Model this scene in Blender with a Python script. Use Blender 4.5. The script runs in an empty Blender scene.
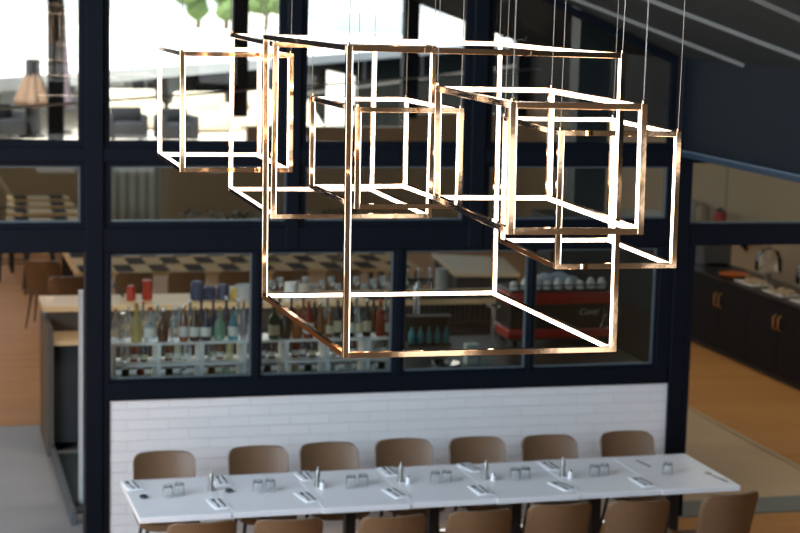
import bpy, bmesh, math, random
from mathutils import Vector, Matrix
random.seed(7)
C = bpy.context.scene.collection
PI = math.pi
scene = bpy.context.scene

# ------------------------------------------------------------------ camera
CAM_R = ((0.96539434, -0.25952027, 0.02574871),      # right
         (-0.01331343, -0.14764516, -0.98895079),    # down
         (0.26045445, 0.95438469, -0.1459909))       # forward
EYE = Vector((0, 0, 4.0)); FPX = 1818.975
cd = bpy.data.cameras.new('camera'); cam = bpy.data.objects.new('camera', cd); C.objects.link(cam)
m = Matrix(((CAM_R[0][0], -CAM_R[1][0], -CAM_R[2][0]),
            (CAM_R[0][1], -CAM_R[1][1], -CAM_R[2][1]),
            (CAM_R[0][2], -CAM_R[1][2], -CAM_R[2][2]))).to_4x4()
m.translation = EYE
cam.matrix_world = m
cd.sensor_width = 36.0; cd.lens = FPX / 800 * 36.0
cd.clip_start = 0.05; cd.clip_end = 1000
cd.dof.use_dof = True; cd.dof.focus_distance = 6.1; cd.dof.aperture_fstop = 4.5
scene.camera = cam

# ------------------------------------------------------------------ sky, sun, daylight, exposure
w = bpy.data.worlds.new('sky'); scene.world = w; w.use_nodes = True
nt = w.node_tree; nt.nodes.clear()
bg = nt.nodes.new('ShaderNodeBackground'); ow = nt.nodes.new('ShaderNodeOutputWorld')
sky = nt.nodes.new('ShaderNodeTexSky'); sky.sky_type = 'HOSEK_WILKIE'; sky.turbidity = 4.0
sky.sun_direction = Vector((-0.50, -0.36, 0.79)).normalized()
mxs = nt.nodes.new('ShaderNodeMixRGB'); mxs.inputs[0].default_value = 0.55
mxs.inputs[2].default_value = (0.93, 0.97, 1.0, 1)
nt.links.new(sky.outputs[0], mxs.inputs[1]); nt.links.new(mxs.outputs[0], bg.inputs[0])
bg.inputs[1].default_value = 3.2
nt.links.new(bg.outputs[0], ow.inputs[0])

def lamp(name, kind, loc, energy, color=(1, 1, 1), rot=None, size=None, sy=None, angle=None):
    l = bpy.data.lights.new(name, kind); l.energy = energy; l.color = color
    if size is not None:
        if kind == 'AREA':
            l.size = size
            if sy: l.shape = 'RECTANGLE'; l.size_y = sy
        else: l.shadow_soft_size = size
    if angle: l.angle = angle
    o = bpy.data.objects.new(name, l); o.location = loc
    if rot: o.rotation_euler = rot
    C.objects.link(o); return o
sun = lamp('sun', 'SUN', (0, 0, 30), 14.0, (1, 0.95, 0.86), angle=0.01)
sun.rotation_euler = Vector((0.50, 0.36, -0.79)).to_track_quat('-Z', 'Y').to_euler()
# daylight from the tall windows on the left of the dining room
lamp('window_daylight', 'AREA', (-3.8, 6.0, 4.2), 1050, (0.70, 0.84, 1.0), (0, math.radians(-76), 0), 4.0, 8.0)
# fill lamps added to brighten the hall, the brick wall and the right-hand floors
lamp('hall_fill', 'AREA', (-2.6, 21.0, 3.6), 215, (1, 0.84, 0.62), (0, math.radians(-80), 0), 3.5, 9.0)  # unseen warm fill, the hall's left wall has no opening
lamp('rear_fill', 'AREA', (4.6, -2.2, 5.4), 2250, (0.72, 0.86, 1.0), (math.radians(62), 0, 0), 6.0, 1.4)  # unseen fill behind the camera, added to even out the brick wall
lamp('hall_side_fill', 'AREA', (8.3, 17.2, 3.3), 38, (1, 0.90, 0.74), (0, 0, 0), 1.6, 5.0)  # fill added over the right walkway, no fitting there
lamp('side_fill', 'AREA', (7.7, 11.6, 2.88), 24, (1, 0.88, 0.70), (0, 0, 0), 1.6, 2.5)  # fill added to brighten the floor beyond the bulkhead
# downlights over the bar
lamp('bar_downlight', 'AREA', (2.4, 14.3, 3.3), 45, (1, 0.94, 0.85), (0, 0, 0), 2.4, 0.8)
scene.view_settings.view_transform = 'Standard'
scene.view_settings.look = 'None'
scene.view_settings.exposure = 0.0
scene.view_settings.gamma = 1.0
scene.view_settings.use_curve_mapping = False

# ------------------------------------------------------------------ helpers
def at(x, y, z=None, Y=None, X=None):
    """the place where the sight line through a photo point meets a level z (or Y, or X)"""
    a, b = (x - 400.0) / FPX, (y - 266.0) / FPX
    v = Vector([a * CAM_R[0][i] + b * CAM_R[1][i] + CAM_R[2][i] for i in range(3)])
    if z is not None: t = (z - EYE.z) / v.z
    elif Y is not None: t = Y / v.y
    else: t = X / v.x
    return EYE + v * t

MATS = {}
def mat(name, col, rough=0.5, metal=0.0, noise=0.0, nscale=8.0, emit=None, es=0.0, trans=0.0, ior=1.45, coat=0.0, bump=0.0, stretch=None, spec=None, col2=None):
    if name in MATS: return MATS[name]
    mt = bpy.data.materials.new(name); mt.use_nodes = True; n = mt.node_tree
    b = n.nodes['Principled BSDF']
    b.inputs['Base Color'].default_value = (*col, 1); b.inputs['Roughness'].default_value = rough
    b.inputs['Metallic'].default_value = metal; b.inputs['IOR'].default_value = ior
    b.inputs['Transmission Weight'].default_value = trans
    b.inputs['Coat Weight'].default_value = coat
    if spec is not None: b.inputs['Specular IOR Level'].default_value = spec
    if emit:
        b.inputs['Emission Color'].default_value = (*emit, 1); b.inputs['Emission Strength'].default_value = es
    tc = n.nodes.new('ShaderNodeTexCoord'); mp = n.nodes.new('ShaderNodeMapping')
    n.links.new(tc.outputs['Object'], mp.inputs[0])
    if stretch: mp.inputs['Scale'].default_value = stretch
    no = n.nodes.new('ShaderNodeTexNoise'); no.inputs['Scale'].default_value = nscale; no.inputs['Detail'].default_value = 4
    n.links.new(mp.outputs[0], no.inputs[0])
    if noise > 0:
        mx = n.nodes.new('ShaderNodeMixRGB')
        c2 = col2 or tuple(max(0, c * (1 - noise)) for c in col)
        c1 = col if col2 else tuple(min(1, c * (1 + noise)) for c in col)
        mx.inputs[1].default_value = (*c2, 1); mx.inputs[2].default_value = (*c1, 1)
        n.links.new(no.outputs[0], mx.inputs[0]); n.links.new(mx.outputs[0], b.inputs['Base Color'])
    if bump > 0:
        bp = n.nodes.new('ShaderNodeBump'); bp.inputs['Strength'].default_value = bump; bp.inputs['Distance'].default_value = 0.01
        n.links.new(no.outputs[0], bp.inputs['Height']); n.links.new(bp.outputs[0], b.inputs['Normal'])
    MATS[name] = mt; return mt

def glass_pane(name, tint=(0.93, 0.97, 0.97), refl=1.0):
    mt = bpy.data.materials.new(name); mt.use_nodes = True; n = mt.node_tree
    n.nodes.clear(); o = n.nodes.new('ShaderNodeOutputMaterial'); mx = n.nodes.new('ShaderNodeMixShader')
    t = n.nodes.new('ShaderNodeBsdfTransparent'); t.inputs[0].default_value = (*tint, 1)
    g = n.nodes.new('ShaderNodeBsdfGlossy'); g.inputs['Roughness'].default_value = 0.0
    f = n.nodes.new('ShaderNodeFresnel'); f.inputs[0].default_value = 1.45
    mu = n.nodes.new('ShaderNodeMath'); mu.operation = 'MULTIPLY'; mu.inputs[1].default_value = refl
    n.links.new(f.outputs[0], mu.inputs[0]); n.links.new(mu.outputs[0], mx.inputs[0])
    n.links.new(t.outputs[0], mx.inputs[1]); n.links.new(g.outputs[0], mx.inputs[2]); n.links.new(mx.outputs[0], o.inputs[0])
    return mt

def brick_mat(name, c1, c2, mortar, sx, sy, scale=1.0, axis='xz', bump=0.4, msize=0.02, rough=0.6, off=0.5):
    mt = bpy.data.materials.new(name); mt.use_nodes = True; n = mt.node_tree; b = n.nodes['Principled BSDF']
    b.inputs['Roughness'].default_value = rough
    tc = n.nodes.new('ShaderNodeTexCoord'); sp = n.nodes.new('ShaderNodeSeparateXYZ'); cb = n.nodes.new('ShaderNodeCombineXYZ')
    n.links.new(tc.outputs['Object'], sp.inputs[0])
    ix = {'x': 0, 'y': 1, 'z': 2}
    n.links.new(sp.outputs[ix[axis[0]]], cb.inputs[0]); n.links.new(sp.outputs[ix[axis[1]]], cb.inputs[1])
    br = n.nodes.new('ShaderNodeTexBrick'); br.inputs['Scale'].default_value = scale
    br.inputs['Brick Width'].default_value = sx; br.inputs['Row Height'].default_value = sy; br.inputs['Mortar Size'].default_value = msize
    br.inputs['Mortar Smooth'].default_value = 0.4; br.offset = off
    br.inputs['Color1'].default_value = (*c1, 1); br.inputs['Color2'].default_value = (*c2, 1); br.inputs['Mortar'].default_value = (*mortar, 1)
    n.links.new(cb.outputs[0], br.inputs['Vector']); n.links.new(br.outputs['Color'], b.inputs['Base Color'])
    bp = n.nodes.new('ShaderNodeBump'); bp.inputs['Strength'].default_value = bump; bp.inputs['Distance'].default_value = 0.008; bp.invert = True
    n.links.new(br.outputs['Fac'], bp.inputs['Height']); n.links.new(bp.outputs[0], b.inputs['Normal'])
    return mt

class MB:
    def __init__(s): s.v = []; s.f = []
    def box(s, x0, x1, y0, y1, z0, z1):
        n = len(s.v)
        s.v += [(x0, y0, z0), (x1, y0, z0), (x1, y1, z0), (x0, y1, z0), (x0, y0, z1), (x1, y0, z1), (x1, y1, z1), (x0, y1, z1)]
        s.f += [tuple(n + i for i in q) for q in ((0, 3, 2, 1), (4, 5, 6, 7), (0, 1, 5, 4), (1, 2, 6, 5), (2, 3, 7, 6), (3, 0, 4, 7))]; return s
    def lathe(s, prof, cx=0, cy=0, seg=16, cap=True):
        n = len(s.v); k = len(prof)
        for r, z in prof:
            for i in range(seg):
                a = 2 * PI * i / seg; s.v.append((cx + r * math.cos(a), cy + r * math.sin(a), z))
        for j in range(k - 1):
            for i in range(seg):
                i2 = (i + 1) % seg
                s.f.append((n + j * seg + i, n + j * seg + i2, n + (j + 1) * seg + i2, n + (j + 1) * seg + i))
        if cap:
            s.f.append(tuple(n + i for i in reversed(range(seg)))); s.f.append(tuple(n + (k - 1) * seg + i for i in range(seg)))
        return s
    def tube(s, pts, r, seg=8):
        n = len(s.v); pts = [Vector(p) for p in pts]
        for j, p in enumerate(pts):
            d = (pts[min(j + 1, len(pts) - 1)] - pts[max(j - 1, 0)]).normalized()
            u = d.orthogonal().normalized() if abs(d.z) > 0.95 else d.cross(Vector((0, 0, 1))).normalized()
            q = d.cross(u).normalized(); rr = r[j] if isinstance(r, (list, tuple)) else r
            for i in range(seg):
                a = 2 * PI * i / seg; s.v.append(tuple(p + (u * math.cos(a) + q * math.sin(a)) * rr))
        for j in range(len(pts) - 1):
            for i in range(seg):
                i2 = (i + 1) % seg
                s.f.append((n + j * seg + i, n + j * seg + i2, n + (j + 1) * seg + i2, n + (j + 1) * seg + i))
        s.f.append(tuple(n + i for i in reversed(range(seg)))); s.f.append(tuple(n + (len(pts) - 1) * seg + i for i in range(seg)))
        return s
    def prism(s, poly, d):
        """poly: 3D points in order, pushed along vector d"""
        n = len(s.v); k = len(poly); d = Vector(d)
        s.v += [tuple(p) for p in poly] + [tuple(Vector(p) + d) for p in poly]
        s.f.append(tuple(range(n, n + k))); s.f.append(tuple(reversed(range(n + k, n + 2 * k))))
        for i in range(k):
            j = (i + 1) % k; s.f.append((n + j, n + i, n + k + i, n + k + j))
        return s
    def grid(s, fn, nu, nv, closed=False):
        n = len(s.v)
        for j in range(nv + 1):
            for i in range(nu + 1): s.v.append(tuple(fn(i / nu, j / nv)))
        for j in range(nv):
            for i in range(nu):
                a = n + j * (nu + 1) + i; s.f.append((a, a + 1, a + nu + 2, a + nu + 1))
        return s
    def build(s, name, material, parent=None, smooth=False, bevel=0.0, bseg=2):
        me = bpy.data.meshes.new(name); me.from_pydata(s.v, [], s.f); me.update()
        bm = bmesh.new(); bm.from_mesh(me)
        bmesh.ops.recalc_face_normals(bm, faces=bm.faces)
        if bevel > 0:
            es = [e for e in bm.edges if len(e.link_faces) == 2 and e.calc_face_angle(0) > 0.6]
            bmesh.ops.bevel(bm, geom=es, offset=bevel, segments=bseg, profile=0.5, affect='EDGES')
        bm.to_mesh(me); bm.free()
        if smooth:
            for p in me.polygons: p.use_smooth = True
            try: me.set_sharp_from_angle(angle=math.radians(40))
            except Exception: pass
        me.materials.append(material)
        o = bpy.data.objects.new(name, me); C.objects.link(o)
        if parent: o.parent = parent
        return o

def tag(o, label, cat, group=None, kind=None):
    if label: o['label'] = label
    if cat: o['category'] = cat
    if group: o['group'] = group
    if kind: o['kind'] = kind
    return o
def thing(name, label, cat, loc=(0, 0, 0), rz=0, group=None):
    o = bpy.data.objects.new(name, None); C.objects.link(o); o.location = loc; o.rotation_euler = (0, 0, rz)
    o.empty_display_size = 0.1
    return tag(o, label, cat, group)
def struct(o): o['kind'] = 'structure'; return o
KIDS = {}
def kids(o): return [c for c in C.objects if c.parent == o]
def dup(root, loc, rz=0, label=None, group=None, mats=None):
    r = root.copy(); C.objects.link(r); r.location = loc; r.rotation_euler = (0, 0, rz)
    if label: r['label'] = label
    if group: r['group'] = group
    for ch in kids(root):
        c = ch.copy(); C.objects.link(c); c.parent = r
        for g in kids(ch):
            d = g.copy(); C.objects.link(d); d.parent = c
    return r
ORD = ['first', 'second', 'third', 'fourth', 'fifth', 'sixth', 'seventh', 'eighth', 'ninth', 'tenth', 'eleventh', 'twelfth', 'thirteenth', 'fourteenth', 'fifteenth', 'sixteenth', 'seventeenth', 'eighteenth']

# ------------------------------------------------------------------ materials
FRAME = mat('navy_steel', (0.0045, 0.007, 0.0125), 0.5, spec=0.12, noise=0.15, nscale=3)
BLACK = mat('black_metal', (0.012, 0.013, 0.016), 0.4, noise=0.15)
NAVY = mat('navy_wall', (0.005, 0.0085, 0.013), 0.65, spec=0.2, noise=0.12, nscale=1.5)
NAVYL = mat('blue_flange', (0.016, 0.033, 0.055), 0.5, noise=0.08)
CEIL = mat('dark_ceiling', (0.013, 0.0175, 0.0175), 0.75, noise=0.2, nscale=2)
BATTEN = mat('grey_batten', (0.14, 0.145, 0.135), 0.6, noise=0.08)
BEIGE = mat('beige_wall', (0.48, 0.375, 0.255), 0.8, noise=0.06, nscale=1.5)
WOODF = brick_mat('wood_floor', (0.50, 0.235, 0.07), (0.56, 0.27, 0.085), (0.40, 0.18, 0.05), 1.8, 0.14, axis='xy', bump=0.1, msize=0.004, rough=0.6, off=0.37)
WOODF.node_tree.nodes['Principled BSDF'].inputs['Specular IOR Level'].default_value = 0.2
CONC = mat('concrete_floor', (0.25, 0.235, 0.235), 0.5, noise=0.16, nscale=1.6)
BRICK = brick_mat('white_brick', (0.76, 0.76, 0.77), (0.725, 0.73, 0.74), (0.69, 0.69, 0.70), 0.30, 0.078, axis='xz', bump=0.55, msize=0.006)
GLASS = glass_pane('window_glass', (0.90, 0.95, 0.95))
GLASSU = glass_pane('clear_glass', (0.97, 0.98, 0.98))
GOLD = mat('rose_gold', (0.92, 0.60, 0.36), 0.06, 1.0, noise=0.05, nscale=9, bump=0.035)
LED = mat('led_diffuser', (0.9, 0.9, 0.88), 0.5, emit=(1.0, 0.83, 0.64), es=7.0)
WHITE = mat('white_laminate', (0.86, 0.86, 0.88), 0.32, noise=0.02)
LEATHER = mat('tan_leather', (0.155, 0.090, 0.048), 0.45, noise=0.12, nscale=20, bump=0.08)
WOODL = mat('light_wood', (0.62, 0.42, 0.20), 0.75, noise=0.12, nscale=5, stretch=(1, 8, 1))
CHROME = mat('steel', (0.62, 0.63, 0.64), 0.2, 1.0, noise=0.05)
STEELD = mat('dark_steel', (0.10, 0.105, 0.12), 0.3, 0.8, noise=0.1)
LINEN = mat('white_linen', (0.85, 0.86, 0.88), 0.85, noise=0.03, nscale=40, bump=0.1)
CLEAR = mat('tumbler_glass', (0.95, 0.97, 0.98), 0.02, trans=1.0, ior=1.18, noise=0.01)
BRASS = mat('brass', (0.75, 0.42, 0.18), 0.3, 1.0, noise=0.05)
WHITEP = mat('white_paint', (0.84, 0.86, 0.86), 0.5, noise=0.03)
GREYP = mat('grey_panel', (0.34, 0.36, 0.36), 0.6, noise=0.06)

# ------------------------------------------------------------------ the dining room shell
FY = 12.85                                   # front face of the steel window wall
CX, CZ, CS = 5.72, 3.60, 0.42                # eaves of the pitched ceiling
def ceil_z(x): return CZ + CS * (CX - x)
struct(MB().box(-4.2, 9.5, -2.6, 12.83, -0.12, 0.0).build('floor', WOODF))
# pitched ceiling
struct(MB().prism([(-4, -2.5, ceil_z(-4)), (CX, -2.5, CZ), (CX, FY + 0.1, CZ), (-4, FY + 0.1, ceil_z(-4))], (0, 0, 0.12)).build('ceiling', CEIL))
WARMW = mat('plaster', (0.17, 0.145, 0.12), 0.8, noise=0.06)
lw = MB()
lw.box(-4.15, -4.0, -2.5, 2.0, 0, 7.8).box(-4.15, -4.0, 10.5, 12.85, 0, 7.8).box(-4.15, -4.0, 2.0, 10.5, 0, 1.2).box(-4.15, -4.0, 2.0, 10.5, 5.8, 7.8)
struct(lw.build('wall_left', WARMW))
rw = MB()
for x0, x1 in ((-4.15, 1.9), (2.5, 3.1), (3.7, 4.4), (5.0, 5.7), (6.3, 9.5)): rw.box(x0, x1, -2.65, -2.5, 0, 8)
for x0, x1 in ((1.9, 2.5), (3.1, 3.7), (4.4, 5.0), (5.7, 6.3)): rw.box(x0, x1, -2.65, -2.5, 0, 1.2).box(x0, x1, -2.65, -2.5, 1.8, 2.6).box(x0, x1, -2.65, -2.5, 3.2, 8)  # unseen openings, added so the gold bars mirror bright streaks
struct(rw.build('wall_rear', WARMW))
struct(MB().box(9.35, 9.5, -2.5, 12.83, 0, 2.86).build('wall_outer', WARMW))
struct(MB().box(5.94, 9.5, -2.5, 12.83, 2.91, 3.0).build('ceiling_side', CEIL))
struct(MB().box(CX, CX + 0.22, -2.5, 2.5, 2.855, CZ + 0.1).build('wall_right_rear', NAVY))
struct(MB().prism([(-4, FY + 0.03, ceil_z(-4) + 0.1), (CX + 0.22, FY + 0.03, CZ), (CX + 0.22, FY + 0.03, 2.9), (9.5, FY + 0.03, 2.9), (11.0, FY + 0.03, 2.9), (11.0, FY + 0.03, 3.3), (-4, FY + 0.03, 8.5)], (0, 0.15, 0)).build('wall_gable', FRAME))
# pale battens on the slope
def on_ceiling(x, y):
    a, b = (x - 400.0) / FPX, (y - 266.0) / FPX
    v = Vector([a * CAM_R[0][i] + b * CAM_R[1][i] + CAM_R[2][i] for i in range(3)])
    t = (CZ - 4 + CS * CX) / (v.z + CS * v.x)
    return EYE + v * t
for k, (p, q) in enumerate((((600, 7), (745, 64)), ((655, 0), (815, 61)), ((763, 0), (830, 30)))):
    a, b = on_ceiling(*p), on_ceiling(*q)
    d = (a - b).normalized(); a = a + d * 0.8
    n = Vector((CS, 0, 1)).normalized(); s = d.cross(n).normalized() * 0.02
    bm_ = MB().prism([a - s, a + s, b + s, b - s], -n * 0.025)
    struct(bm_.build('trim_%d' % (20 + k), BATTEN))
# navy bulkhead running towards the camera on the right
struct(MB().box(CX, CX + 0.22, 2.5, FY, 2.905, CZ + 0.1).build('wall_right', NAVY))
struct(MB().box(CX - 0.012, CX + 0.22, 2.5, FY, 2.855, 2.905).build('trim_30', NAVYL))
struct(MB().box(CX - 0.018, CX, 2.5, FY, 2.897, 2.907).build('trim_31', mat('pale_edge', (0.10, 0.14, 0.18), 0.5, noise=0.05)))

# ------------------------------------------------------------------ the steel and glass partition
def bar(name, x0, x1, z0, z1, y0=FY, y1=FY + 0.16, mt=FRAME):
    return struct(MB().box(x0, x1, y0, y1, z0, z1).build(name, mt, bevel=0.004, bseg=1))
GT = lambda x: ceil_z(x) if x < CX else CZ
n = 1
posts = [(1.205, 1.325, 0, 5.3), (2.64, 2.735, 2.17, 4.7), (4.03, 4.14, 2.17, 4.1), (5.70, 5.815, 0, 3.6)]
for x0, x1, z0, z1 in posts:
    bar('trim_%d' % n, x0, x1, z0, z1, FY - 0.01, FY + 0.2); n += 1
bar('trim_%d' % n, -2.5, 8.4, 2.165, 2.335); n += 1           # transom
bar('trim_%d' % n, -2.5, 8.4, 2.805, 2.905); n += 1           # upper rail
bar('trim_%d' % n, 5.838, 8.4, 2.905, 3.15); n += 1           # beam over the right bay
bar('trim_%d' % n, 1.362, 5.687, 1.085, 1.215); n += 1         # rail on the brick wall
# low brick wall
struct(MB().box(1.378, 5.700, FY + 0.02, FY + 0.16, 0, 1.083).build('wall_front', BRICK))
struct(MB().box(5.838, 9.5, 12.83, 13.24, -0.1, 0.012).build('trim_40', mat('grey_sill', (0.17, 0.19, 0.18), 0.5, noise=0.1)))
struct(MB().box(-4, 1.168, 12.83, 13.24, -0.1, 0.006).build('trim_41', mat('grey_sill', (0.17, 0.19, 0.18))))

def window(k, poly, fw, y0=FY + 0.02, depth=0.07, inner=0.0, glass=None, bead_mat=None):
    """poly: four (x, z) corners, counter-clockwise from the lower left; frame bars follow the outline"""
    win = bpy.data.objects.new('window_%d' % k, None); C.objects.link(win); win['kind'] = 'structure'
    cx = sum(p[0] for p in poly) / 4; cz = sum(p[1] for p in poly) / 4
    def inset(p, q):
        out = []
        N = len(p)
        for i in range(N):
            a, b, c = Vector(p[i - 1]), Vector(p[i]), Vector(p[(i + 1) % N])
            e1 = (b - a).normalized(); e2 = (c - b).normalized()
            n1 = Vector((-e1.y, e1.x)); n2 = Vector((-e2.y, e2.x))
            bis = (n1 + n2).normalized(); out.append(tuple(b + bis * (q / max(0.2, bis.dot(n1)))))
        return out
    inn = inset(poly, fw)
    mb = MB()
    for i in range(4):
        j = (i + 1) % 4
        mb.prism([(poly[i][0], y0, poly[i][1]), (poly[j][0], y0, poly[j][1]), (inn[j][0], y0, inn[j][1]), (inn[i][0], y0, inn[i][1])], (0, depth, 0))
    mb.build('window_frame', FRAME, win)
    bead = inset(inn, 0.012); mb = MB()
    for i in range(4):
        j = (i + 1) % 4
        mb.prism([(inn[i][0], y0 + 0.015, inn[i][1]), (inn[j][0], y0 + 0.015, inn[j][1]), (bead[j][0], y0 + 0.015, bead[j][1]), (bead[i][0], y0 + 0.015, bead[i][1])], (0, 0.03, 0))
    mb.build('glazing_bead', bead_mat or mat('grey_bead', (0.08, 0.105, 0.12), 0.4, noise=0.05), win)
    MB().prism([(p[0], y0 + 0.028, p[1]) for p in inn], (0, 0.006, 0)).build('window_pane', glass or GLASS, win)
    return win
k = 1
# lower row above the brick wall: clear glass between (x0, x1)
def win(x0, x1, z0, z1, f=0.045, fz=None, **kw):
    global k
    fz = f if fz is None else fz
    window(k, [(x0 - f, z0 - fz), (x1 + f, z0 - fz), (x1 + f, z1 + fz), (x0 - f, z1 + fz)], f, **kw); k += 1
for x0, x1 in ((1.377, 2.403), (2.474, 3.464), (3.556, 4.518), (4.583, 5.565)): win(x0, x1, 1.237, 2.146, 0.03)
bar('trim_50', 2.418, 2.459, 1.20, 2.165, FY + 0.005, FY + 0.1); bar('trim_51', 3.482, 3.538, 1.20, 2.165, FY + 0.005, FY + 0.1)
bar('trim_52', 4.535, 4.566, 1.20, 2.165, FY + 0.005, FY + 0.1); bar('trim_53', 5.585, 5.700, 1.20, 2.165, FY + 0.005, FY + 0.1)
bar('trim_55', 5.81, 5.872, 0, 2.165, FY - 0.005, FY + 0.19); bar('trim_54', 1.30, 1.377, 0, 2.165, FY + 0.005, FY + 0.1)
# transom row
for x0, x1 in ((0.50, 1.168), (1.377, 2.652), (2.785, 3.982), (4.184, 5.62)): win(x0, x1, 2.376, 2.775, 0.042)
win(5.815, 8.3, 2.36, 2.857, 0.02, 0.05)
# tall row up to the slope
for x0, x1 in ((0.50, 1.168), (1.362, 2.588), (2.777, 3.982), (4.184, 5.62)):
    f = 0.045
    window(k, [(x0 - f, 2.90), (x1 + f, 2.90), (x1 + f, ceil_z(x1 + f) - 0.02), (x0 - f, ceil_z(x0 - f) - 0.02)], f, glass=GLASSU, bead_mat=FRAME); k += 1

struct(MB().box(-4.1, 0.455, FY + 0.02, FY + 0.14, 2.17, 7.7).build('wall_front_left', FRAME))  # unseen bay made solid to darken what the gold bars reflect

# ------------------------------------------------------------------ the hall behind
HX0, HX1, HY = -3.0, 10.75, 31.0
def hall_z(x): return 3.637 - 0.34 * (x - 9.57)
struct(MB().box(HX0, 7.54, 13.24, 16.75, -0.12, 0.0).build('floor_hall', CONC))
struct(MB().box(5.75, 7.50, 13.24, 16.75, 0.0, 0.006).build('floor_walk', mat('warm_lit_concrete', (0.60, 0.43, 0.26), 0.5, noise=0.18, nscale=1.6)))  # same concrete, the warmer light on this side painted into its colour
struct(MB().box(7.56, HX1, 13.24, 16.75, -0.12, 0.008).build('floor_side', WOODF))
struct(MB().box(7.50, 7.56, 13.24, 16.75, -0.1, 0.014).build('trim_60', mat('floor_strip', (0.5, 0.38, 0.24), 0.5, noise=0.05)))
struct(MB().box(HX0, HX1, 16.75, HY, -0.12, 0.004).build('floor_back', WOODF))
struct(MB().prism([(HX0, 12.95, hall_z(HX0)), (HX1 + 0.2, 12.95, hall_z(HX1 + 0.2)), (HX1 + 0.2, HY + 0.4, hall_z(HX1 + 0.2)), (HX0, HY + 0.4, hall_z(HX0))], (0, 0, 0.12)).build('ceiling_hall', mat('hall_ceiling', (0.010, 0.012, 0.013), 0.85, noise=0.2, nscale=2, spec=0.2)))
struct(MB().box(HX1, HX1 + 0.15, 13.06, HY, 0, 2.2).build('wall_side', BEIGE))
struct(MB().box(HX1, HX1 + 0.15, 13.06, HY, 2.2, 3.4).build('wall_side_upper', CEIL))
for k2, Yv in enumerate((16.6, 19.6, 22.6, 25.6)):
    struct(MB().box(HX1 - 0.006, HX1, Yv, Yv + 0.03, 0, 2.2).build('trim_%d' % (61 + k2), mat('wall_joint', (0.24, 0.21, 0.17), 0.8)))
struct(MB().box(HX0 - 0.15, HX0, 13.06, HY, 0, 7.9).build('wall_hall_left', BEIGE))
# far wall of the hall: low beige wall, posts and panes
for k2, (x0, x1, zt) in enumerate(((HX0, 3.05, 1.40), (4.15, 5.67, 1.40), (5.67, 8.55, 1.74), (8.55, HX1, 1.98))):
    struct(MB().box(x0, x1, HY, HY + 0.2, 0, zt).build(('wall_back', 'wall_back_low', 'wall_back_mid', 'wall_back_high')[k2], BEIGE))
for k2, (x0, x1) in enumerate(((-0.70, -0.44), (2.282, 2.545), (5.392, 5.669), (8.434, 8.707), (9.58, 9.81), (10.55, 10.75))):
    struct(MB().prism([(x0, HY, 1.4 if x0 < 5 else 1.9), (x1, HY, 1.4 if x0 < 5 else 1.9), (x1, HY, hall_z(x1)), (x0, HY, hall_z(x0))], (0, 0.2, 0)).build('trim_%d' % (70 + k2), FRAME))
pi = 20
for x0, x1, z0 in ((-0.44, 2.282, 1.4), (2.545, 5.392, 1.4), (5.669, 8.434, 1.74), (8.707, 9.58, 2.0), (9.81, 10.55, 2.0)):
    struct(MB().prism([(x0, HY + 0.09, z0), (x1, HY + 0.09, z0), (x1, HY + 0.09, hall_z(x1)), (x0, HY + 0.09, hall_z(x0))], (0, 0.01, 0)).build('window_%d' % pi, GLASSU)); pi += 1
# thin pale slanted line, drawn as a rod below the hall roof
a, b = at(-30, 110.2, z=2.9), at(540, 68.4, z=2.9)
tag(MB().tube([a, b], 0.012, 8).build('slanted_rod', mat('pale_rod', (0.45, 0.47, 0.47), 0.5)), 'thin pale rod running obliquely below the dark roof behind the upper windows', 'rod')
# dark teal column panel
struct(MB().box(5.25, 5.52, 13.9, 14.1, 2.3, 4.9).build('trim_80', mat('teal_panel', (0.02, 0.04, 0.05), 0.5, noise=0.1)))

# ------------------------------------------------------------------ outdoors
struct(MB().box(-150, 260, HY + 0.4, 420, -0.3, -0.05).build('ground', mat('pale_ground', (0.62, 0.60, 0.55), 0.8, noise=0.08, nscale=0.3)))
TZ = 1.0
struct(MB().box(-12, 90, 33.0, 135, -0.1, TZ).build('terrace', mat('cream_paving', (0.66, 0.60, 0.50), 0.7, noise=0.06, nscale=0.8)))
# long white canopy roof across the terrace
e0, e1 = Vector((-10.0, 17.3, 2.2)), Vector((30.5, 86.2, 2.2))
ed = (e1 - e0).normalized(); en = Vector((-ed.y, ed.x, 0))
e0 = at(0, 77, z=2.2); e1 = at(518, 40, z=2.2); ed = (e1 - e0).normalized(); en = Vector((-ed.y, ed.x, 0))
e0 = e0 - ed * 6; e1 = e1 + ed * 3
can = thing('canopy_roof', 'long flat white canopy roof over the terrace, bright in the sun', 'canopy')
MB().prism([e0, e1, e1 + en * 75, e0 + en * 75], (0, 0, -0.06)).build('roof_sheet', mat('white_canvas', (0.88, 0.89, 0.90), 0.7, noise=0.03, nscale=0.2), can)
MB().prism([e0 + Vector((0, 0, 0.0)), e1, e1 - en * 0.08, e0 - en * 0.08], (0, 0, -0.28)).build('fascia', mat('grey_fascia', (0.50, 0.53, 0.53), 0.6, noise=0.05), can)
def along(x, off=0.0, z=TZ):
    """point on the canopy line as seen above photo column x, moved back by off"""
    p = at(x, 77 - 0.0714 * x, z=2.2); p = p + en * off; return Vector((p.x, p.y, z))
for q, (px, off) in enumerate(((152, 0.35), (176, 0.5), (247, 0.4))):
    p = along(px, off); wd = (0.28, 0.5, 0.25)[q]
    MB().box(p.x - wd / 2, p.x + wd / 2, p.y - 0.1, p.y + 0.1, TZ, 2.15).build('post', BLACK, can)
pav = thing('pavilion', 'dark glazed pavilion under the far end of the white canopy', 'building')
a, b = along(306, 0.6), along(640, 0.6)
MB().prism([a, b, b + en * 3, a + en * 3], (0, 0, 1.1)).build('wall', mat('dark_cladding', (0.006, 0.009, 0.009), 1.0, noise=0.3, nscale=0.7, spec=0.0), pav)
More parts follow.
